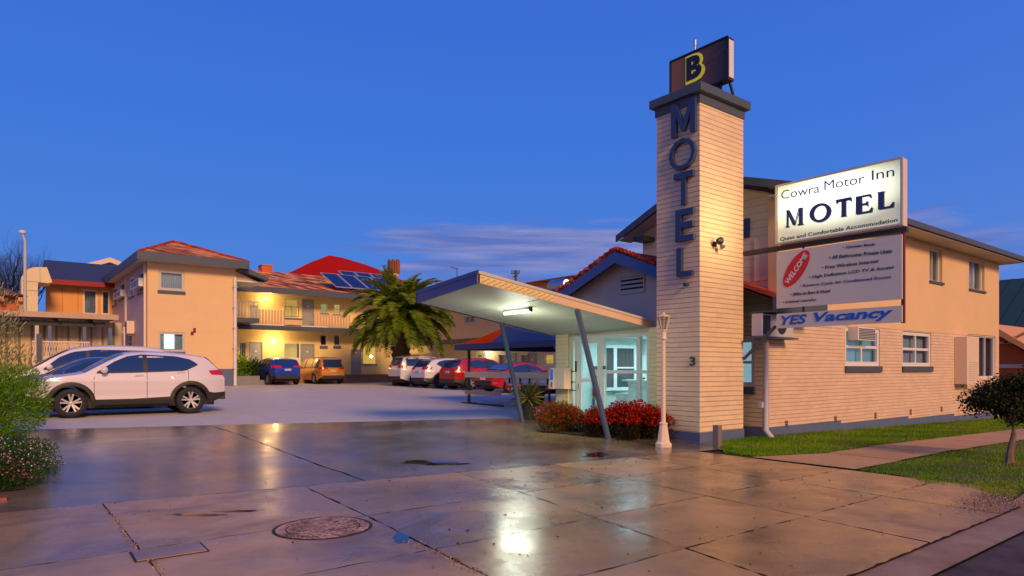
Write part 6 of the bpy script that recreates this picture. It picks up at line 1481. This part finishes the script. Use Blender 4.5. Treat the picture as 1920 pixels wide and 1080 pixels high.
def bush(name, lab, cat, x, y, rx, ry_, h, n, mat, size, z0=None, group=None, aspect=2.2, cen=.45, up=.4, lob=6, seed=1, tonef=None, flowers=None, stems=True, base=0.0):
    rng = np.random.RandomState(seed); z = gz(x, y) if z0 is None else z0
    t = thing(name, lab, cat, (x, y, z), group=group)
    # lumpy volume made of several clumps
    cs = rng.normal(size=(lob, 3)) * .42; cs[:, 2] = np.abs(cs[:, 2]) * .6 + .15; cs = np.clip(cs, -.6, .75)
    k = rng.randint(0, lob, n); u = rng.normal(size=(n, 3)); u /= np.linalg.norm(u, axis=1)[:, None]; rr = rng.rand(n) ** .4 * (.38 + .16 * rng.rand(lob))[k]
    p = cs[k] + u * rr[:, None]; p[:, 2] = np.clip(p[:, 2], 0.02, None)
    mx = np.percentile(np.abs(p[:, :2]), 98); p[:, 0] *= rx / mx; p[:, 1] *= ry_ / mx; p[:, 2] *= (h - base) / np.percentile(p[:, 2], 99); p[:, 2] += base
    p += np.array([x, y, z]); tone = (.5 + rng.normal(0, .16, n) + .35 * (rng.rand(lob)[k] - .5)) if tonef is None else tonef(p, rng)
    dirs = u * .8 + rng.normal(size=(n, 3)) * .5; dirs[:, 2] += up
    if stems:
        m = MB()
        for q in range(9):
            c = cs[q % lob]; m.tube([(x + rng.uniform(-.04, .04), y + rng.uniform(-.04, .04), z), (x + c[0] * rx * .5 / mx, y + c[1] * ry_ * .5 / mx, z + h * .35), (x + c[0] * rx / mx, y + c[1] * ry_ / mx, z + h * .7)], [.02, .014, .006], 5)
        m.build('stems', M_twig, t)
    cards('foliage', p, size, mat, t, aspect=aspect, tone=tone, dirs=dirs)
    if flowers:
        fm, fn, fs, zmin, fl = flowers; top_ = p[(p[:, 2] > z + h * zmin)]; f = top_[rng.randint(0, len(top_), fn)] + rng.normal(0, .01, (fn, 3))
        out = f - np.array([x, y, z + h * .3]); f = f + out / (np.linalg.norm(out, axis=1)[:, None]) * .02
        cards(fl, f, fs, fm, t, aspect=1.2)
    return t
M_fine = leafmat('feathery_leaf', [(.05, .12, .005), (.12, .28, .01), (.24, .44, .02), (.40, .55, .07)], .5, .4)
M_pale = leafmat('pale_twiggy_leaf', [(.14, .20, .05), (.28, .30, .12), (.44, .40, .24)], .6, .3)
M_ground = leafmat('ground_cover_leaf', [(.008, .025, .004), (.03, .08, .010), (.09, .17, .03)], .5, .2)
M_whitef = leafmat('small_white_flowers', [(.55, .5, .48), (.75, .70, .68), (.62, .25, .30)], .6, .2); M_pinkf = leafmat('pink_flowers', [(.45, .08, .10), (.65, .25, .28)], .6, .2)
M_redl = leafmat('red_flower_mass', [(.22, .003, .002), (.50, .006, .004), (.72, .02, .008)], .5, .2); M_dkl = leafmat('dark_bronze_leaf', [(.010, .012, .004), (.035, .022, .006), (.09, .04, .012)], .5, .15)
M_mixl = leafmat('mixed_green_red_leaf', [(.03, .035, .006), (.10, .10, .015), (.16, .03, .01), (.26, .22, .04)], .5, .2); M_tree = leafmat('dark_tree_leaf', [(.008, .015, .005), (.020, .035, .008), (.07, .06, .015)], .5, .12)
bush('feathery_shrub', 'bright green feathery shrub at the left edge beside the driveway', 'shrub', -.46, 13.1, 1.0, 1.0, 1.70, 90000, M_fine, .065, aspect=5, seed=2, lob=13, base=.30)
bush('twiggy_shrub', 'pale twiggy shrub rising behind the green one at the left edge', 'shrub', -.30, 14.0, .95, .9, 2.5, 15000, M_pale, .075, aspect=4, seed=5, base=.9, lob=9, up=1.2)
bush('daisy_ground_cover', 'low mound of ground cover dotted with white and pink daisies at the left edge', 'plant', -.20, 10.95, .86, 1.45, .46, 26000, M_ground, .035, aspect=2, seed=8, lob=12, up=.6, stems=False, flowers=(M_whitef, 3600, .02, .12, 'daisies'))
bush('pink_daisy_clump', 'clump of pink daisies on the near side of the ground cover', 'plant', -.1, 9.95, .5, .45, .34, 7000, M_ground, .03, seed=12, stems=False, flowers=(M_pinkf, 650, .026, .3, 'daisies'))
sheet('garden_soil', M_soil, ((-6, 9.3), (.35, 9.6), (.55, 15.5), (-6, 16.5)), dz=.012, n=14)
t = thing('brick_edging', 'row of worn red bricks edging the flower bed at the lower left', 'edging', (-.2, 9.2, 0))
for k in range(5):
    x = .17 - k * .25; MB().box(x - .235, 9.02 + .01 * k, .0, x, 9.15 + .01 * k, .05 + .006 * (k % 2)).build('brick', paint('worn_red_brick', (.30, .08, .05), var=.25, scale=7), t, bevel=.006)
# bed of red flowers at the foot of the canopy post
sheet('planter_soil', M_soil, ((9.25, 10.95), (9.95, 9.35), (10.87, 8.75), (11.18, 10.95)), dz=.02, n=10)
bush('mixed_shrub', 'yellow green and rust shrub at the far end of the entrance flower bed', 'shrub', 10.0, 10.75, .62, .55, .58, 11000, M_mixl, .045, seed=21, lob=9, flowers=(M_redl, 1500, .035, .4, 'flower_heads'))
bush('red_flower_bush', 'red flowering bush just left of the front canopy post', 'shrub', 10.10, 9.95, .45, .5, .60, 9000, M_dkl, .04, seed=22, lob=8, flowers=(M_redl, 2300, .045, .45, 'flower_heads'), group='red flowering bushes in the entrance bed')
bush('red_flower_bush', 'widest red flowering bush just right of the front canopy post', 'shrub', 10.38, 9.30, .50, .55, .66, 11000, M_dkl, .04, seed=23, lob=9, flowers=(M_redl, 3400, .045, .5, 'flower_heads'), group='red flowering bushes in the entrance bed')
bush('red_flower_bush', 'red flowering bush against the tower behind the lamp post', 'shrub', 10.62, 8.85, .34, .42, .60, 7000, M_dkl, .04, seed=24, lob=7, flowers=(M_redl, 1500, .045, .5, 'flower_heads'), group='red flowering bushes in the entrance bed')
# potted strappy plant
x_, y_ = 10.75, 13.0; z = gz(x_, y_)
t = thing('potted_yucca', 'strappy yucca in a black pot beside the office pier', 'potted plant', (x_, y_, z))
MB().lathe([(.17, 0), (.23, .42), (.25, .44), (.22, .44), (.20, .38)], (x_, y_, z), 16).build('pot', M_black, t)
n = 150; az = np.random.rand(n) * 6.28; el = np.random.uniform(-.5, 1.1, n); d = np.stack([np.cos(az) * np.cos(el), np.sin(az) * np.cos(el), np.sin(el)], 1)
cards('leaves', np.tile([x_, y_, z + .55], (n, 1)), np.full(n, .55), M_mixl if False else leafmat('strappy_leaf', [(.03, .06, .01), (.12, .14, .02), (.3, .26, .07)], .5, .2), t, aspect=14, dirs=d)
# potted plants by the rear doors
for lab, px, Y, h, sd in (('leafy shrub in a dark pot beside the left block corner', 459, 42.0, 1.25, 31), ('low leafy shrub in a pot left of the blue suv', 476, 42.0, .95, 33)):
    x_ = onY(px, Y)[0]; t = bush('potted_shrub', lab, 'potted plant', x_, Y, .75, .6, h, 1600, M_ground if sd == 33 else M_fine, .13, z0=1.0, seed=sd, group='potted shrubs at the rear doors'); MB().lathe([(.22, -.1), (.30, .32), (.26, .32)], (x_, Y, 1.0), 12).build('pot', M_black, t)
# terrace nose at the left of the back block
MB().box(onY(446, 41)[0] - .6, 41.0, .2, onY(487, 41)[0], 42.39, .98).build('terrace', paint('grey_ramp_concrete', (.22, .22, .25), rough=.7), bb)
MB().box(onY(487, 41)[0] + .001, 41.0, .2, onY(500, 41)[0], 42.39, .72).build('terrace_step', paint('grey_ramp_concrete', (0, 0, 0)), bb)
# street tree
x_, y_ = gpt(1893, 868); z = gz(x_, y_)
t = thing('street_tree', 'small dark leafy street tree with a pale mottled trunk on the right verge', 'tree', (x_, y_, z))
m = MB(); m.tube([(x_ - .02, y_, z - .05), (x_ + .02, y_, z + .15), (x_ + .12, y_ - .02, z + .42), (x_ + .10, y_ - .02, z + .75)], [.085, .05, .038, .03], 8, cap=False); m.build('trunk', paint('mottled_bark', (.16, .11, .07), rough=.85, var=.5, scale=14), t)
m = MB(); rng = random.Random(4); tips = []
for k in range(8): twigs(m, Vector((x_ + .10, y_ - .02, z + .55 + .03 * k)), Vector((rng.gauss(0, .8), rng.gauss(0, .8), .7)).normalized(), .34, .022, 3, rng, tips, .6, .1)
m.build('branches', M_twig, t)
rs = np.random.RandomState(3); T_ = np.array([tuple(q) for q in tips]); k = rs.randint(0, len(T_), 24000); p = T_[k] + rs.normal(0, .095, (24000, 3)); cen_ = np.array([x_ + .1, y_, z + 1.15])
p = p[(p[:, 2] > z + .50)]; q = (p - cen_) * np.array([1.0, 1.0, .80]) + cen_ + np.array([.22, -.18, -.16])
cards('crown', q, .05, M_tree, t, aspect=1.9)
# weeds along the tower plinth, fallen leaves
# garden ornament beside the office
x_, y_ = onX(1060, 10.85)[0], 0; x_, y_ = 10.85, x_; z = gz(x_, y_) + .02
t = thing('garden_ornament', 'small grey crouching animal ornament at the office pier', 'ornament', (x_, y_, z))
m = MB().lathe([(.02, 0), (.10, .02), (.12, .12), (.08, .24), (.02, .28)], (x_, y_, z), 12, sy=1.5).lathe([(.01, .22), (.055, .25), (.065, .31), (.04, .37), (.01, .38)], (x_ - .02, y_ - .1, z), 10); m.build('body', M_soffit, t, smooth=True)
P = [];
for k in range(260):
    x = random.uniform(1, 13); y = random.uniform(2.4, 8.5); P.append((x, y, gz(x, y) + .007))
tag(cards('leaf_litter', P, .03, leafmat('dry_leaf', [(.05, .03, .02), (.16, .08, .04), (.3, .2, .1)], .8, 0), aspect=1.6, dirs=np.random.normal(size=(260, 3)) * np.array([1, 1, .08])), 'scattered fallen leaves on the damp slabs', 'leaves', kind='stuff')
